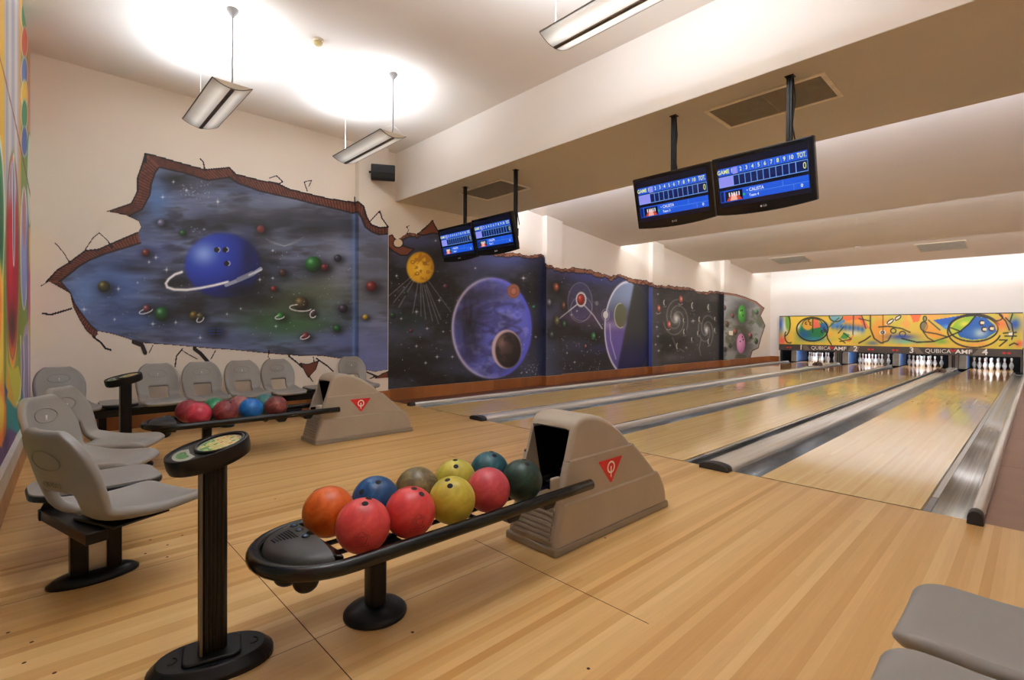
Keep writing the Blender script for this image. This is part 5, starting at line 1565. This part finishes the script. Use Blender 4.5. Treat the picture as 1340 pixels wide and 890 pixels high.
def paint3(A):
    u, v = A.u, A.v
    space(A, (50, 50, 56), (70, 78, 116), .6)
    A.glow(790, 360, 60, 12, (70, 80, 170), .75); A.glow(725, 350, 18, 10, (80, 88, 150), .6); A.glow(765, 415, 40, 10, (96, 76, 120), .7); A.glow(780, 440, 60, 8, (28, 26, 30), .8)
    A.glow(795, 458, 26, 7, (58, 60, 140), .8); A.glow(775, 470, 50, 14, (40, 34, 38), .8); A.blend((86, 98, 176), sst(717, 710, u) * .85); A.blend((92, 108, 130), (1 - sst(716, 735, u)) * .25)
    A.disc(759, 394, 16.5, 24, (84, 88, 150), .5); A.ring(759, 396, 16, 26, .7, (170, 176, 196), .5)
    A.ring(761, 404, 14, 16, .8, (180, 184, 200), .5)
    A.stroke([(757, 397), (732, 417)], 1.4, (214, 220, 232), .9); A.stroke([(765, 400), (777, 413), (788, 430)], 1.4, (206, 212, 228), .85)
    A.disc(760.5, 392, 7, 10, (226, 226, 232)); A.ball(760, 392, 4.2, 6.6, (120, 20, 20), (196, 52, 50), (236, 150, 140)); A.ring(760.3, 392, 4.6, 7, .8, (60, 20, 24), .9)
    for x, y, rx, ry, c in ((727, 376, 4.2, 6, (134, 66, 42)), (718, 396, 3.4, 5, (96, 96, 110)), (737, 400, 3, 5.6, (104, 60, 48)), (728, 420, 4, 6.5, (92, 88, 56)), (738, 424, 2.6, 4.4, (40, 92, 56)), (776, 440, 3.4, 5.4, (44, 120, 66)), (721, 438, 3.6, 4.6, (56, 66, 56)), (766, 453, 1.6, 2.6, (160, 80, 80))):
        A.glow(x + 1, y + 2, rx * 1.8, ry * 1.6, (18, 18, 20), .6); A.ball(x, y, rx, ry, (22, 20, 20), c, tuple(min(255, k + 80) for k in c), .3, -.2)
    # pale planet in half shade
    rx, ry = 31, 62
    cx, cy = 822, 430
    d = np.sqrt(((u - cx) / rx) ** 2 + ((v - cy) / (ry * (1 + 0 * u))) ** 2)
    ins = 1 - sst(.985, 1.0, d)
    A.blend((134, 152, 190), ins * sst(430, 385, v)); A.blend((108, 92, 176), ins * sst(395, 440, v)); A.blend((70, 76, 132), ins * sst(455, 490, v) * .7)
    A.blend((190, 180, 224), ins * np.exp(-((v - 425) / 6) ** 2) * .5)
    A.disc(812, 413, 8, 16, (104, 110, 80), .9, .1); A.ring(812, 413, 8, 16, 1, (206, 206, 176), .85, 1.2, 4.8)
    A.blend((226, 230, 244), np.exp(-((d - .985) / .03) ** 2) * sst(838, 815, u) * .95)
    edge = 829 - (v - 375) * .19
    sh = ins * sst(-2, 2, u - edge)
    A.blend((52, 54, 54), sh * .95); A.blend((26, 30, 84), sh * sst(430, 470, v) * .9)
    A.stroke([(798, 424), (799, 445), (806, 470)], 1.0, (206, 214, 236), .7)
    A.disc(792.5, 412, 3.4, 5, (222, 226, 236)); A.ring(792.5, 412, 5, 7.4, .8, (180, 186, 206), .6); A.disc(781, 397, 2.2, 3, (120, 124, 140))
    A.blend((18, 26, 92), sst(844, 850, u) * sst(385, 410, v) * .8); A.blend((96, 112, 190), sst(848.3, 849.5, u) * .7)
    A.dots(60, (735, 440, 790, 485), seed=12, smax=.6); A.dots(30, (716, 360, 790, 480), seed=13, smax=.55)
    for x, y, s in ((755, 407, 2.5), (748, 412, 2.5), (752, 474, 3), (714, 434, 3), (742, 462, 2.5)): A.star(x, y, s)
    return rimtop(A, 5.5)
def spiral(A, x, y, rx, ry, turns, rgb, ph, arms=3):
    for k in range(arms):
        pts = []
        for t in np.linspace(.25, turns, 40):
            r = t / turns
            a = ph + 2 * pi * k / arms + t * 2 * pi * .62
            pts.append((x + rx * r * cos(a), y + ry * r * sin(a)))
        A.stroke(pts, .5, rgb, .42, 1.2)
    A.glow(x, y, rx * .22, ry * .22, (235, 238, 240), .95)
def paint4(A):
    u, v = A.u, A.v
    space(A, (48, 45, 44), (78, 80, 88), .55)
    A.blend((92, 94, 110), (1 - sst(857, 868, u)) * .45); A.glow(880, 468, 14, 6, (100, 108, 116), .7); A.glow(903, 468, 16, 10, (72, 66, 80), .6)
    A.glow(884, 420, 20, 26, (88, 92, 92), .5)
    spiral(A, 885, 417, 17, 26, 1.7, (212, 216, 218), 2.6); spiral(A, 924.5, 432, 11, 22, 1.4, (216, 220, 222), 2.2)
    A.stroke([(880, 442), (885, 454), (895, 460)], 1.2, (150, 150, 152), .5); A.stroke([(917, 445), (915, 456), (917, 465)], 1.2, (160, 160, 162), .5)
    for x, y, c in ((861.5, 404, (166, 84, 62)), (890.5, 392, (176, 96, 74)), (875, 425, (196, 96, 90))):
        A.ball(x, y, 2.9, 5, (60, 30, 24), c, (240, 200, 190), .35, -.2); A.ring(x, y + 3.4, 3.2, 3.4, .8, (190, 190, 190), .7, .6, 2.5)
    for x, y, r in ((870, 396, 1), (907, 400, 1.25), (928, 402, 1.1), (896, 434, 1.0), (916, 418, 1.0), (887, 453, 1.15), (928, 447, 1), (906, 444, .7), (895, 419, .6), (936, 432, .7), (936, 417, .6), (914, 436, .8)):
        A.disc(x - .6, y, 1.5 * r, 3.6 * r, (196, 204, 196), .9); A.disc(x + .7, y, 1.5 * r, 3.4 * r, (40, 38, 38), .9); A.ring(x, y + 3.0 * r, 2.2 * r, 2.6 * r, .6, (170, 172, 170), .55, .7, 2.4)
    for x, y, s in ((907, 420, 4.5), (859.5, 428, 3), (861, 440, 3), (862, 459, 3.4), (877, 452, 2.6), (898, 455, 2.6), (858, 451, 2.4), (861, 385, 2.6)): A.star(x, y, s)
    A.dots(30, (856, 380, 940, 470), seed=15, smax=.5)
    A.blend((16, 16, 24), sst(939, 943, u) * .9)
    return rimtop(A, 4.0)
def paint5(A):
    u, v = A.u, A.v
    space(A, (142, 146, 146), (176, 182, 190), .7, .04); A.blend((152, 156, 154), .65 + 0 * u); A.blend((84, 92, 70), sst(.5, .68, fbm(u * .09, v * .1, 4)) * .75); A.glow(950, 402, 12, 14, (176, 190, 206), .6)
    A.glow(971, 413, 9, 16, (38, 36, 34), .9); A.glow(970, 448, 9, 16, (50, 42, 46), .9)
    A.ball(971, 411, 5.4, 12, (40, 120, 36), (66, 176, 56), (150, 220, 130), -.4, -.2); A.ball(969.5, 449.5, 5.6, 13, (170, 100, 150), (214, 146, 196), (236, 190, 224), -.3, -.2)
    for x, y in ((969.5, 406.5), (971.5, 406), (972.5, 413), (971.5, 441), (972.5, 444.5), (968.5, 447)): A.disc(x, y, .8, 1.3, (36, 26, 30))
    for x, y, r, c in ((947.5, 402, 1.8, (176, 84, 84)), (958.5, 413, 1.5, (170, 70, 60)), (962, 434, 2, (170, 70, 66)), (981.5, 439, 2, (166, 88, 96)), (990, 408, 1.6, (60, 140, 60)), (989, 446, 2, (66, 120, 56)), (948.5, 457, 1.8, (40, 60, 34)), (955, 452, 1.6, (46, 84, 40)), (951, 424, 2, (110, 70, 50))):
        A.disc(x + .8, y + 1, r * 1.2, r * 1.9, (50, 48, 46), .8); A.ball(x, y, r, r * 1.9, (40, 36, 34), c, tuple(min(255, k + 60) for k in c))
    A.poly([(954, 433), (959, 433), (959, 438.5), (954, 438.5)], (236, 232, 218))
    body = [(940, 300)] + [(p[0], p[1]) for p in TOP[32:]] + [(982, 475), (940, 475)]
    poly = [(944, 382)] + TOP[33:] + [(984, 480), (944, 480)]
    ins = A.inside(poly)
    ed = TOP[32:]
    dd = A.segd(ed)
    A.blend((150, 100, 76), (dd < 3.2) * (A.v < 412) * 1.); A.blend((120, 76, 56), (dd < 1.6) * 1.); A.blend(BLK, np.exp(-(dd / .6) ** 2) * .8)
    A.blend((26, 24, 26), (1 - sst(943.5, 945, u)) * .8)
    return ins
def field(y0, x_of, u0, u1, pil0, pil1, painter, z0, z1, dz, du, label):
    """one painted field: the face behind, then the near face of the next pilaster, then its front"""
    cols = []
    return cols
def build_field(cols, z0, z1, dz, painter, label):
    o = painted('wall_mural', sheet(cols, z0, z1, dz), painter, M['paint'])
    return tag(o, label, 'mural')
ZB0 = 0.208
def wallrun(u0, u1, x, du, ymin, ymax):
    return [(x, ymin)] + [(x, y) for y in wall_cols(u0, u1, x, du) if ymin + .004 < y < ymax - .004] + [(x, ymax)]
def nearface(y):
    return [(XW + (XP - XW) * f, y - EPS) for f in np.linspace(0.1, 0.95, 6)] + [(XP + EPS, y - EPS)]
a1, b1 = PIL[0][1], PIL[1][0]
c2 = wallrun(505, 712, XW + EPS, .8, a1 + .002, b1 - EPS) + nearface(b1)
build_field(c2, ZB0, 3.32, 0.0105, paint2, 'space mural with a yellow sun and a big purple planet')
c3 = wallrun(712, 738, XP + EPS, .6, PIL[1][0] - .001, PIL[1][1]) 
c3b = wallrun(733, 852, XW + EPS, .6, PIL[1][1] + .002, PIL[2][0] - EPS) + nearface(PIL[2][0])
t3 = thing('wall_mural', 'space mural with a red star and a half shaded pale planet', 'mural', (XW, PIL[1][0], 0))
def rel(cols, z0, z1, dz, painter, t, name):
    o = painted(name, sheet(cols, z0, z1, dz), painter, M['paint'])
    o.parent = t; o.matrix_parent_inverse = Matrix.Translation(t.location).inverted()
    return o
rel(c3, ZB0, 3.0, 0.013, paint3, t3, 'painted_pilaster'); rel(c3b, ZB0, 3.0, 0.013, paint3, t3, 'painted_wall')
t4 = thing('wall_mural', 'dark mural with two white spiral galaxies, beyond the third pilaster', 'mural', (XW, PIL[2][0], 0))
rel(wallrun(850, 872, XP + EPS, .5, PIL[2][0] - .001, PIL[2][1]), ZB0, 2.9, 0.018, paint4, t4, 'painted_pilaster')
rel(wallrun(866, 946, XW + EPS, .5, PIL[2][1] + .002, PIL[3][0] - EPS) + nearface(PIL[3][0]), ZB0, 2.9, 0.018, paint4, t4, 'painted_wall')
t5 = thing('wall_mural', 'pale grey mural with a green ball above a pink ball', 'mural', (XW, PIL[3][0], 0))
rel(wallrun(943, 958, XP + EPS, .4, PIL[3][0] - .001, PIL[3][1]), ZB0, 2.9, 0.018, paint5, t5, 'painted_pilaster')
rel(wallrun(953, 1004, XW + EPS, .4, PIL[3][1] + .002, 17.6), ZB0, 2.9, 0.018, paint5, t5, 'painted_wall')

# ---- masking board art
def paintm(A):
    u, v = A.u, A.v
    st0 = A.stroke
    A.stroke = lambda p, w, c, a=1.0, soft=0.5, closed=False: st0(p, w * 1.3 + .1, c, a, soft, closed)
    A.c[:] = np.array((228, 194, 74)) / 255.
    n = fbm(u * .03, v * .06, 4); n2 = fbm(u * .05 + 9, v * .08, 3)
    A.blend((240, 204, 74), sst(.5, .7, n) * .8); A.blend((240, 164, 84), sst(.58, .75, n2) * .7); A.blend((200, 196, 70), sst(.55, .75, fbm(u * .04 + 30, v * .05, 3)) * .6)
    # left end
    A.glow(1022, 424, 5, 12, (40, 80, 180), .95); A.glow(1027, 428, 4, 12, (220, 232, 236), .8); A.disc(1031, 421, 3.4, 11, (120, 178, 60), .9, .3); A.glow(1023, 446, 6, 6, (240, 90, 84), .9)
    A.ring(1026, 424, 8, 16, .9, (40, 40, 30), .9, -1.4, 1.4); A.ring(1033, 440, 6, 9, .9, (40, 40, 30), .9, 1.2, 3.8)
    # ball one
    A.disc(1063, 431, 20, 15.5, (236, 206, 90), 1, .05); A.disc(1063, 433, 18, 13, (40, 128, 70), 1, .2); A.glow(1052, 438, 8, 6, (40, 96, 170), .9); A.glow(1066, 444, 14, 3, (60, 140, 190), .8)
    A.disc(1057, 425, 7, 7, (240, 176, 60), .95, .2); A.poly([(1064, 416), (1070, 418), (1074, 428), (1064, 430)], (242, 110, 84), .95); A.disc(1079, 428, 5, 6, (40, 100, 180), .9, .4); A.glow(1045, 427, 2, 3, (240, 240, 236), .9)
    A.ring(1063, 431, 20.5, 15.5, 1.1, (34, 32, 24), .95); A.stroke([(1063.5, 416), (1063.5, 435)], .8, (34, 60, 30), .9); A.ring(1063, 424, 13, 7, .8, (34, 60, 30), .8, 3.1, 6.2)
    for x, y in ((1055, 423), (1059, 420), (1061, 424), (1076, 434), (1079, 430), (1080, 433)): A.ring(x, y, 1.3, 1.5, .7, (40, 30, 30), .9, 1, 5)
    A.disc(1094, 416, 8, 5, (110, 176, 196), .9, .4); A.ring(1094, 413, 9, 8, .9, (40, 36, 28), .9, .2, 3.2)
    # shards
    A.poly([(1103, 414), (1128, 413), (1138, 430), (1118, 428), (1103, 422)], (240, 110, 70), .9); A.poly([(1105, 420), (1124, 418), (1132, 430), (1106, 426)], (244, 170, 60), .85)
    for x in np.arange(1090, 1132, 5.5): A.glow(x, 426 + (x - 1090) * .14, 3, 4.5, (40, 104, 190), .95)
    A.stroke([(1090, 427), (1104, 420)], 2.4, (80, 140, 200), .9); A.glow(1117, 436, 12, 4, (236, 232, 214), .7)
    A.poly([(1104, 435), (1112, 438), (1108, 444), (1099, 443)], (70, 160, 80), .9); A.poly([(1114, 441), (1118, 438), (1112, 448), (1108, 447)], (240, 120, 60), .9)
    for p in ([(1128, 414), (1133, 430)], [(1117, 412), (1116, 438)], [(1097, 436), (1104, 428)], [(1124, 417), (1138, 420)], [(1104, 436), (1114, 444), (1099, 447)], [(1098, 443), (1106, 449)]): A.stroke(p, .8, (50, 44, 34), .85)
    A.stroke([(1081, 432), (1083, 443), (1088, 451)], 1, (40, 36, 28), .9); A.stroke([(1085, 428), (1092, 421), (1098, 416)], .9, (60, 90, 60), .8); A.stroke([(1124, 449), (1132, 445), (1139, 440)], 1.2, (40, 36, 28), .9)
    # round smiling form
    A.disc(1153, 433, 13, 16, (238, 158, 58), .85, .3); A.stroke([(1139, 412), (1139, 430), (1144, 443), (1153, 449), (1162, 446), (1166, 439)], 1.1, (40, 36, 28), .95)
    A.disc(1155, 435, 4, 3, (244, 240, 226)); A.ring(1155, 435, 2, 1.6, .8, (40, 40, 36), .9); A.ring(1169, 433, 3.4, 3, .9, (40, 40, 36), .9); A.ring(1181, 437, 4, 3.4, .9, (40, 40, 36), .9)
    A.stroke([(1150, 428), (1162, 427), (1180, 430), (1191, 435)], 1.0, (40, 36, 28), .9); A.stroke([(1155.5, 412), (1155.5, 450)], .6, (70, 56, 30), .8)
    A.glow(1180, 441, 18, 4, (54, 76, 170), .95); A.glow(1186, 447, 22, 3, (110, 190, 180), .9); A.glow(1142, 449, 8, 3, (80, 110, 150), .8); A.glow(1210, 449, 20, 2.5, (190, 200, 80), .7)
    A.stroke([(1161, 424), (1168, 420), (1176, 414)], 2.6, (240, 236, 220), .9); A.ring(1165, 421, 5, 2, .8, (40, 36, 28), .9, rot=-.6); A.ring(1175, 416, 4.5, 2, .8, (40, 36, 28), .9, rot=-.6)
    # right half
    A.poly([(1191, 412), (1206, 411), (1202, 421), (1195, 422)], (242, 104, 60), .9)
    A.disc(1210.3, 417, 2.2, 3.2, (150, 140, 90)); A.disc(1209, 427, 4.6, 6, (130, 122, 84), 1, .15); A.ring(1209, 427, 4.6, 6, .9, (40, 36, 28), .95); A.ring(1210.3, 417, 2.3, 3.3, .8, (40, 36, 28), .9)
    A.poly([(1221, 419), (1262, 412), (1245, 424), (1238, 431)], (30, 92, 196), .95); A.glow(1240, 428, 7, 3, (120, 190, 230), .8)
    A.poly([(1214, 420), (1238, 440), (1222, 444), (1209, 434)], (244, 160, 64), .7)
    A.stroke([(1208, 434), (1226, 437), (1240, 441)], 1, (40, 36, 28), .9); A.stroke([(1215, 419), (1230, 432)], .9, (50, 40, 30), .9); A.stroke([(1208, 434), (1214, 442), (1223, 447)], .9, (40, 36, 28), .9); A.stroke([(1180, 443), (1200, 448), (1222, 447), (1240, 441)], 1.2, (40, 36, 28), .95)
    A.glow(1232, 447, 8, 3, (110, 176, 60), .8)
    A.disc(1274, 430.5, 32, 17.5, (206, 206, 60), 1, .05); A.poly([(1245, 430), (1252, 420), (1268, 414), (1276, 414), (1268, 424), (1252, 434)], (150, 196, 50), .9); A.glow(1262, 424, 7, 4, (236, 226, 80), .9)
    A.poly([(1276, 414), (1290, 416), (1302, 426), (1304, 434), (1290, 443), (1272, 445), (1256, 441), (1252, 435), (1268, 425)], (36, 96, 190), .95); A.glow(1282, 436, 10, 6, (196, 216, 214), .9); A.glow(1268, 436, 8, 5, (60, 120, 200), .7)
    A.ring(1274, 430, 32, 17, 1.3, (34, 32, 24), .95); A.ring(1275, 433, 35, 22, 1.3, (34, 32, 24), .9, .3, 5.9); A.stroke([(1276, 414), (1268, 424), (1256, 434), (1240, 441)], 1.1, (34, 32, 24), .95); A.stroke([(1244, 429), (1258, 434)], .9, (34, 32, 24), .9)
    for x, y in ((1285, 422.5), (1288, 431), (1297.5, 430)): A.disc(x, y, 3.2, 2.8, (240, 232, 190)); A.ring(x, y, 3.2, 2.8, 1.2, (60, 36, 26), .95, 1.2, 5.2)
    A.glow(1310, 424, 8, 8, (244, 120, 60), .85); A.ring(1303, 415, 9, 5, 1, (60, 50, 34), .9, -1.5, 1.6); A.glow(1328, 424, 8, 9, (36, 86, 190), .95); A.glow(1325, 413, 4, 5, (150, 190, 60), .8); A.glow(1334, 450, 5, 4, (242, 96, 70), .9)
    for p in ([(1308, 412), (1316, 420), (1321, 432)], [(1316, 416), (1324, 424), (1326, 438), (1324, 444)], [(1313, 436), (1330, 435)], [(1315, 440), (1330, 440)], [(1308, 445), (1318, 445), (1308, 453)], [(1321, 452), (1327, 449), (1332, 451)], [(1322, 420), (1325, 411)]): A.stroke(p, 1.1, (34, 32, 24), .9)
    A.poly([(1320, 435), (1325, 435), (1325, 439), (1320, 439)], (240, 236, 226))
    return None
us = np.arange(1020, 1338.6, .55)
colsX = [unp(u, 430, 1, YM).x for u in us]
zs = np.arange(0.712, 1.846, 0.021)
P = np.zeros((len(zs), len(us), 3)); P[:, :, 0] = np.array(colsX)[None, :]; P[:, :, 1] = YM - 0.001; P[:, :, 2] = zs[:, None]
o = painted('art_board', P, paintm, M['paintgloss'])
o.parent = ART; o.matrix_parent_inverse = Matrix.Translation(ART.location).inverted()

# ---- swirling painted end wall: laid out along the wall itself
def paintw(A):
    u, v = A.u, A.v       # here u = metres from the mural corner, v = height
    A.c[:] = np.array((212, 176, 60)) / 255.
    wx = u + .35 * (fbm(u * .8, v * .35, 3) - .5) * 2; wy = v + .5 * (fbm(u * .6 + 20, v * .4, 3) - .5)
    pal = [(214, 170, 50), (104, 150, 72), (184, 186, 204), (226, 120, 60), (96, 116, 178), (196, 84, 92), (226, 200, 96), (70, 150, 150)]
    band = fbm(wx * .9, wy * .22 + 3, 3) * 13
    idx = np.floor(band).astype(int) % len(pal)
    A.c[:] = np.array(pal)[idx] / 255.
    fr = band - np.floor(band)
    A.blend((236, 232, 220), np.exp(-((fr - .06) / .05) ** 2) * .7); A.blend((60, 56, 80), np.exp(-((fr - .97) / .03) ** 2) * .5)
    gr = sst(2.9, 3.4, v) * sst(1.6, 2.0, u) * sst(3.1, 2.9, u)
    A.blend((176, 174, 176), gr * (0.5 + .5 * sin(1) + 0 * u))
    # hanging drops
    for x, y, rx, ry, cols in ((2.30, 1.75, .42, 1.15, [(224, 196, 70), (236, 110, 50), (190, 34, 44), (206, 40, 46)]), (3.20, 1.75, .34, 1.25, [(236, 236, 236), (40, 116, 66), (24, 92, 52), (60, 150, 90)]),
                               (1.25, 1.85, .26, .8, [(120, 160, 80), (200, 206, 226), (120, 130, 190), (140, 150, 206)]), (0.62, 2.3, .2, .75, [(60, 150, 100), (170, 200, 186), (196, 206, 206), (210, 214, 214)]), (3.9, 1.4, .4, .9, [(240, 230, 90), (240, 170, 60), (232, 100, 50), (214, 60, 50)]), (5.2, 1.9, .6, 1.2, [(236, 236, 236), (60, 90, 190), (40, 60, 150), (120, 160, 220)])):
        for k, c in zip((1.0, .86, .72, .5), cols):
            A.disc(x, y, rx * k, ry * k, c, 1, .06)
        A.ring(x, y, rx, ry, .025, (60, 60, 70), .8)
    A.ring(2.26, 2.35, .07, .75, .03, (236, 236, 240), .9); A.disc(2.26, 2.35, .06, .72, (70, 70, 100), .9)
    A.glow(2.3, .95, .3, .25, (50, 16, 20), .8); A.glow(2.3, .72, .34, .12, (236, 110, 40), .8)
    A.disc(1.75, .75, .75, .32, (40, 140, 150), .9, .2); A.disc(2.3, .62, .5, .2, (210, 206, 60), .9, .3); A.disc(3.3, .75, .5, .35, (240, 150, 50), .95, .3); A.disc(3.4, .7, .25, .22, (244, 226, 90), .9, .4); A.disc(2.9, .42, .6, .16, (110, 76, 130), .9, .3)
    for k in range(6): A.stroke([(.4 + .14 * k, 1.5 - .1 * k), (.5 + .12 * k, 1.0), (.42 + .16 * k, .55)], .035, [(90, 110, 190), (220, 190, 200), (60, 140, 150)][k % 3], .85, .02)
    A.stroke([(0, 2.86), (6.6, 2.86)], .02, (110, 60, 50), .9, .01)
    return None
pw = []
us = np.concatenate([np.arange(0.02, 3.3, .012), np.arange(3.3, 7.4, .03)])
zs = np.arange(0.34, 4.28, 0.02)
P = np.zeros((len(zs), len(us), 3))
xs = -6.09 + us
P[:, :, 0] = xs[None, :]; P[:, :, 1] = np.array([wf(x) + EPS for x in xs])[None, :]; P[:, :, 2] = zs[:, None]
_pj = project

def paintv(A):
    """the part of the end wall the seats look along, drawn over the looser swirls"""
    u, v = A.u, A.v
    A.c[:] = np.array((206, 170, 60)) / 255.
    A.blend((222, 178, 52), sst(7, 4, u)); A.blend((186, 184, 190), sst(5, 7, u) * sst(28, 26, u) * sst(330, 240, v))
    for x, c in ((9, (150, 150, 170)), (13, (214, 212, 210)), (17, (150, 156, 184)), (21, (220, 216, 212)), (25, (196, 150, 120))):
        A.blend(c, np.exp(-((u - x) / 1.1) ** 2) * sst(320, 220, v) * .8)
    A.blend((120, 150, 70), sst(25, 28, u) * sst(20, 60, v)); A.blend((226, 160, 70), np.exp(-((u - 26.5) / 1.0) ** 2) * .8)
    for y0, c in ((20, (80, 140, 90)), (55, (206, 90, 70)), (95, (90, 120, 190)), (125, (230, 190, 70)), (150, (60, 140, 100)), (185, (70, 100, 180))):
        A.disc(32, y0, 4.2, 20, c, .95, .15); A.ring(32, y0, 4.2, 20, .7, (236, 232, 220), .8)
    A.blend((232, 140, 130), np.exp(-((u - 38) / 1.8) ** 2) * .85); A.blend((90, 110, 190), np.exp(-((u - 41.5) / 1.2) ** 2) * (.5 + .5 * np.sin(v / 22)))
    A.disc(38.5, 235, 3.4, 62, (206, 214, 206), .95, .1); A.ring(38.5, 235, 3.4, 62, 1.0, (60, 150, 90), .95)
    # olive ground with the lilac drop
    A.blend((128, 150, 58), sst(20, 24, u) * sst(38, 35, u) * sst(290, 340, v))
    A.disc(31.5, 325, 4.4, 80, (146, 158, 212), 1, .08); A.ring(31.5, 325, 4.4, 80, .8, (236, 236, 240), .9); A.disc(31.5, 285, 1.8, 40, (196, 120, 110), .8, .3)
    A.disc(36.5, 350, 1.6, 70, (96, 84, 150), .8, .3); A.disc(39, 340, 1.2, 40, (226, 200, 60), .9, .3); A.disc(40, 420, 2.4, 60, (196, 176, 70), .9, .3); A.disc(38.5, 385, 1.3, 36, (200, 60, 110), .85, .3)
    # green oval and the yellow field at the very edge
    A.disc(-3, 285, 9.4, 112, (206, 214, 222), 1, .05); A.disc(-3, 290, 8, 104, (46, 130, 70), 1, .06); A.disc(-3, 300, 6.4, 84, (24, 96, 56), 1, .08)
    A.disc(-1, 425, 6, 86, (238, 206, 70), 1, .2); A.disc(-2, 400, 4, 50, (240, 130, 50), .9, .3); A.disc(6.6, 420, 1.9, 110, (120, 136, 60), 1, .2)
    # red drop
    A.disc(16.5, 350, 9.6, 152, (130, 150, 62), 1, .05); A.disc(16.5, 345, 8.6, 140, (240, 186, 60), 1, .05); A.disc(16.5, 340, 8.2, 134, (238, 104, 46), 1, .06)
    A.disc(16.3, 330, 7.8, 122, (176, 28, 40), 1, .05); A.glow(16, 425, 5.5, 24, (46, 16, 20), .9); A.glow(14, 340, 2.6, 50, (214, 44, 52), .8)
    A.blend((196, 190, 206), (((u - 16.3) / 7.4) ** 2 + ((v - 330) / 120) ** 2 < 1) * sst(280, 245, v) * .85); A.blend((90, 96, 150), (((u - 16.3) / 7) ** 2 + ((v - 330) / 118) ** 2 < 1) * sst(290, 240, v) * (np.sin(u * 2.4) > .2) * .7)
    A.ring(16.3, 335, 8.2, 134, .7, (90, 84, 96), .85)
    A.disc(18, 275, 1.5, 74, (84, 92, 136), 1, .2); A.ring(18, 275, 1.5, 74, .6, (240, 240, 244), .95)
    # below: tongue, teal pool, swirl, purple and orange
    A.poly([(8, 470), (14, 500), (20, 530), (26, 520), (28, 500), (24, 478), (16, 486)], (196, 196, 66), .95); A.stroke([(27, 440), (28, 500), (26, 520), (21, 532)], 1.0, (238, 234, 222), .9)
    A.poly([(6, 500), (10, 512), (8, 530), (6, 526)], (36, 64, 150), .95); A.poly([(8, 518), (18, 532), (22, 534), (27, 522), (29, 500), (29, 460), (34, 430), (37, 540), (24, 566), (8, 585)], (34, 142, 154), .95)
    A.poly([(27, 460), (32, 430), (37, 420), (40, 470), (41, 540), (33, 556), (28, 500)], (176, 160, 196), .95)
    for k in range(5): A.stroke([(28.5 + k * 2.2, 450 - 4 * k), (30 + k * 1.8, 480), (28.6 + k * 2.2, 510), (32 + k * 1.8, 545)], .8, [(70, 80, 160), (226, 200, 206), (60, 140, 150)][k % 3], .85)
    A.disc(1, 545, 7.5, 40, (238, 120, 50), .95, .3); A.disc(1, 540, 4.6, 26, (244, 214, 80), .95, .4); A.poly([(-10, 580), (2, 585), (10, 560), (22, 566), (12, 600), (-4, 640)], (96, 72, 128), .95); A.glow(8, 580, 3, 16, (60, 46, 96), .8)
    A.stroke([(-4, 60), (8, 108), (20, 160), (33, 222), (43, 272)], .9, (120, 50, 46), .9)
    return None
nsp = int(np.searchsorted(us, 3.75))
Pv, Pm = P[:, :nsp + 1], P[:, nsp:]
project = _pj
tw = thing('wall_mural', 'swirling rainbow mural of hanging drops on the end wall', 'mural', (-6.09, wf(-6.09), 0))
for nm_, PP, fn in (('painted_drops', Pv, paintv), ('painted_swirls', Pm, paintw)):
    if fn is paintw: project = lambda p: (p[:, 0] + 6.09, p[:, 2])
    o = painted(nm_, PP, fn, M['paint'])
    o.parent = tw; o.matrix_parent_inverse = Matrix.Translation(tw.location).inverted()
project = _pj
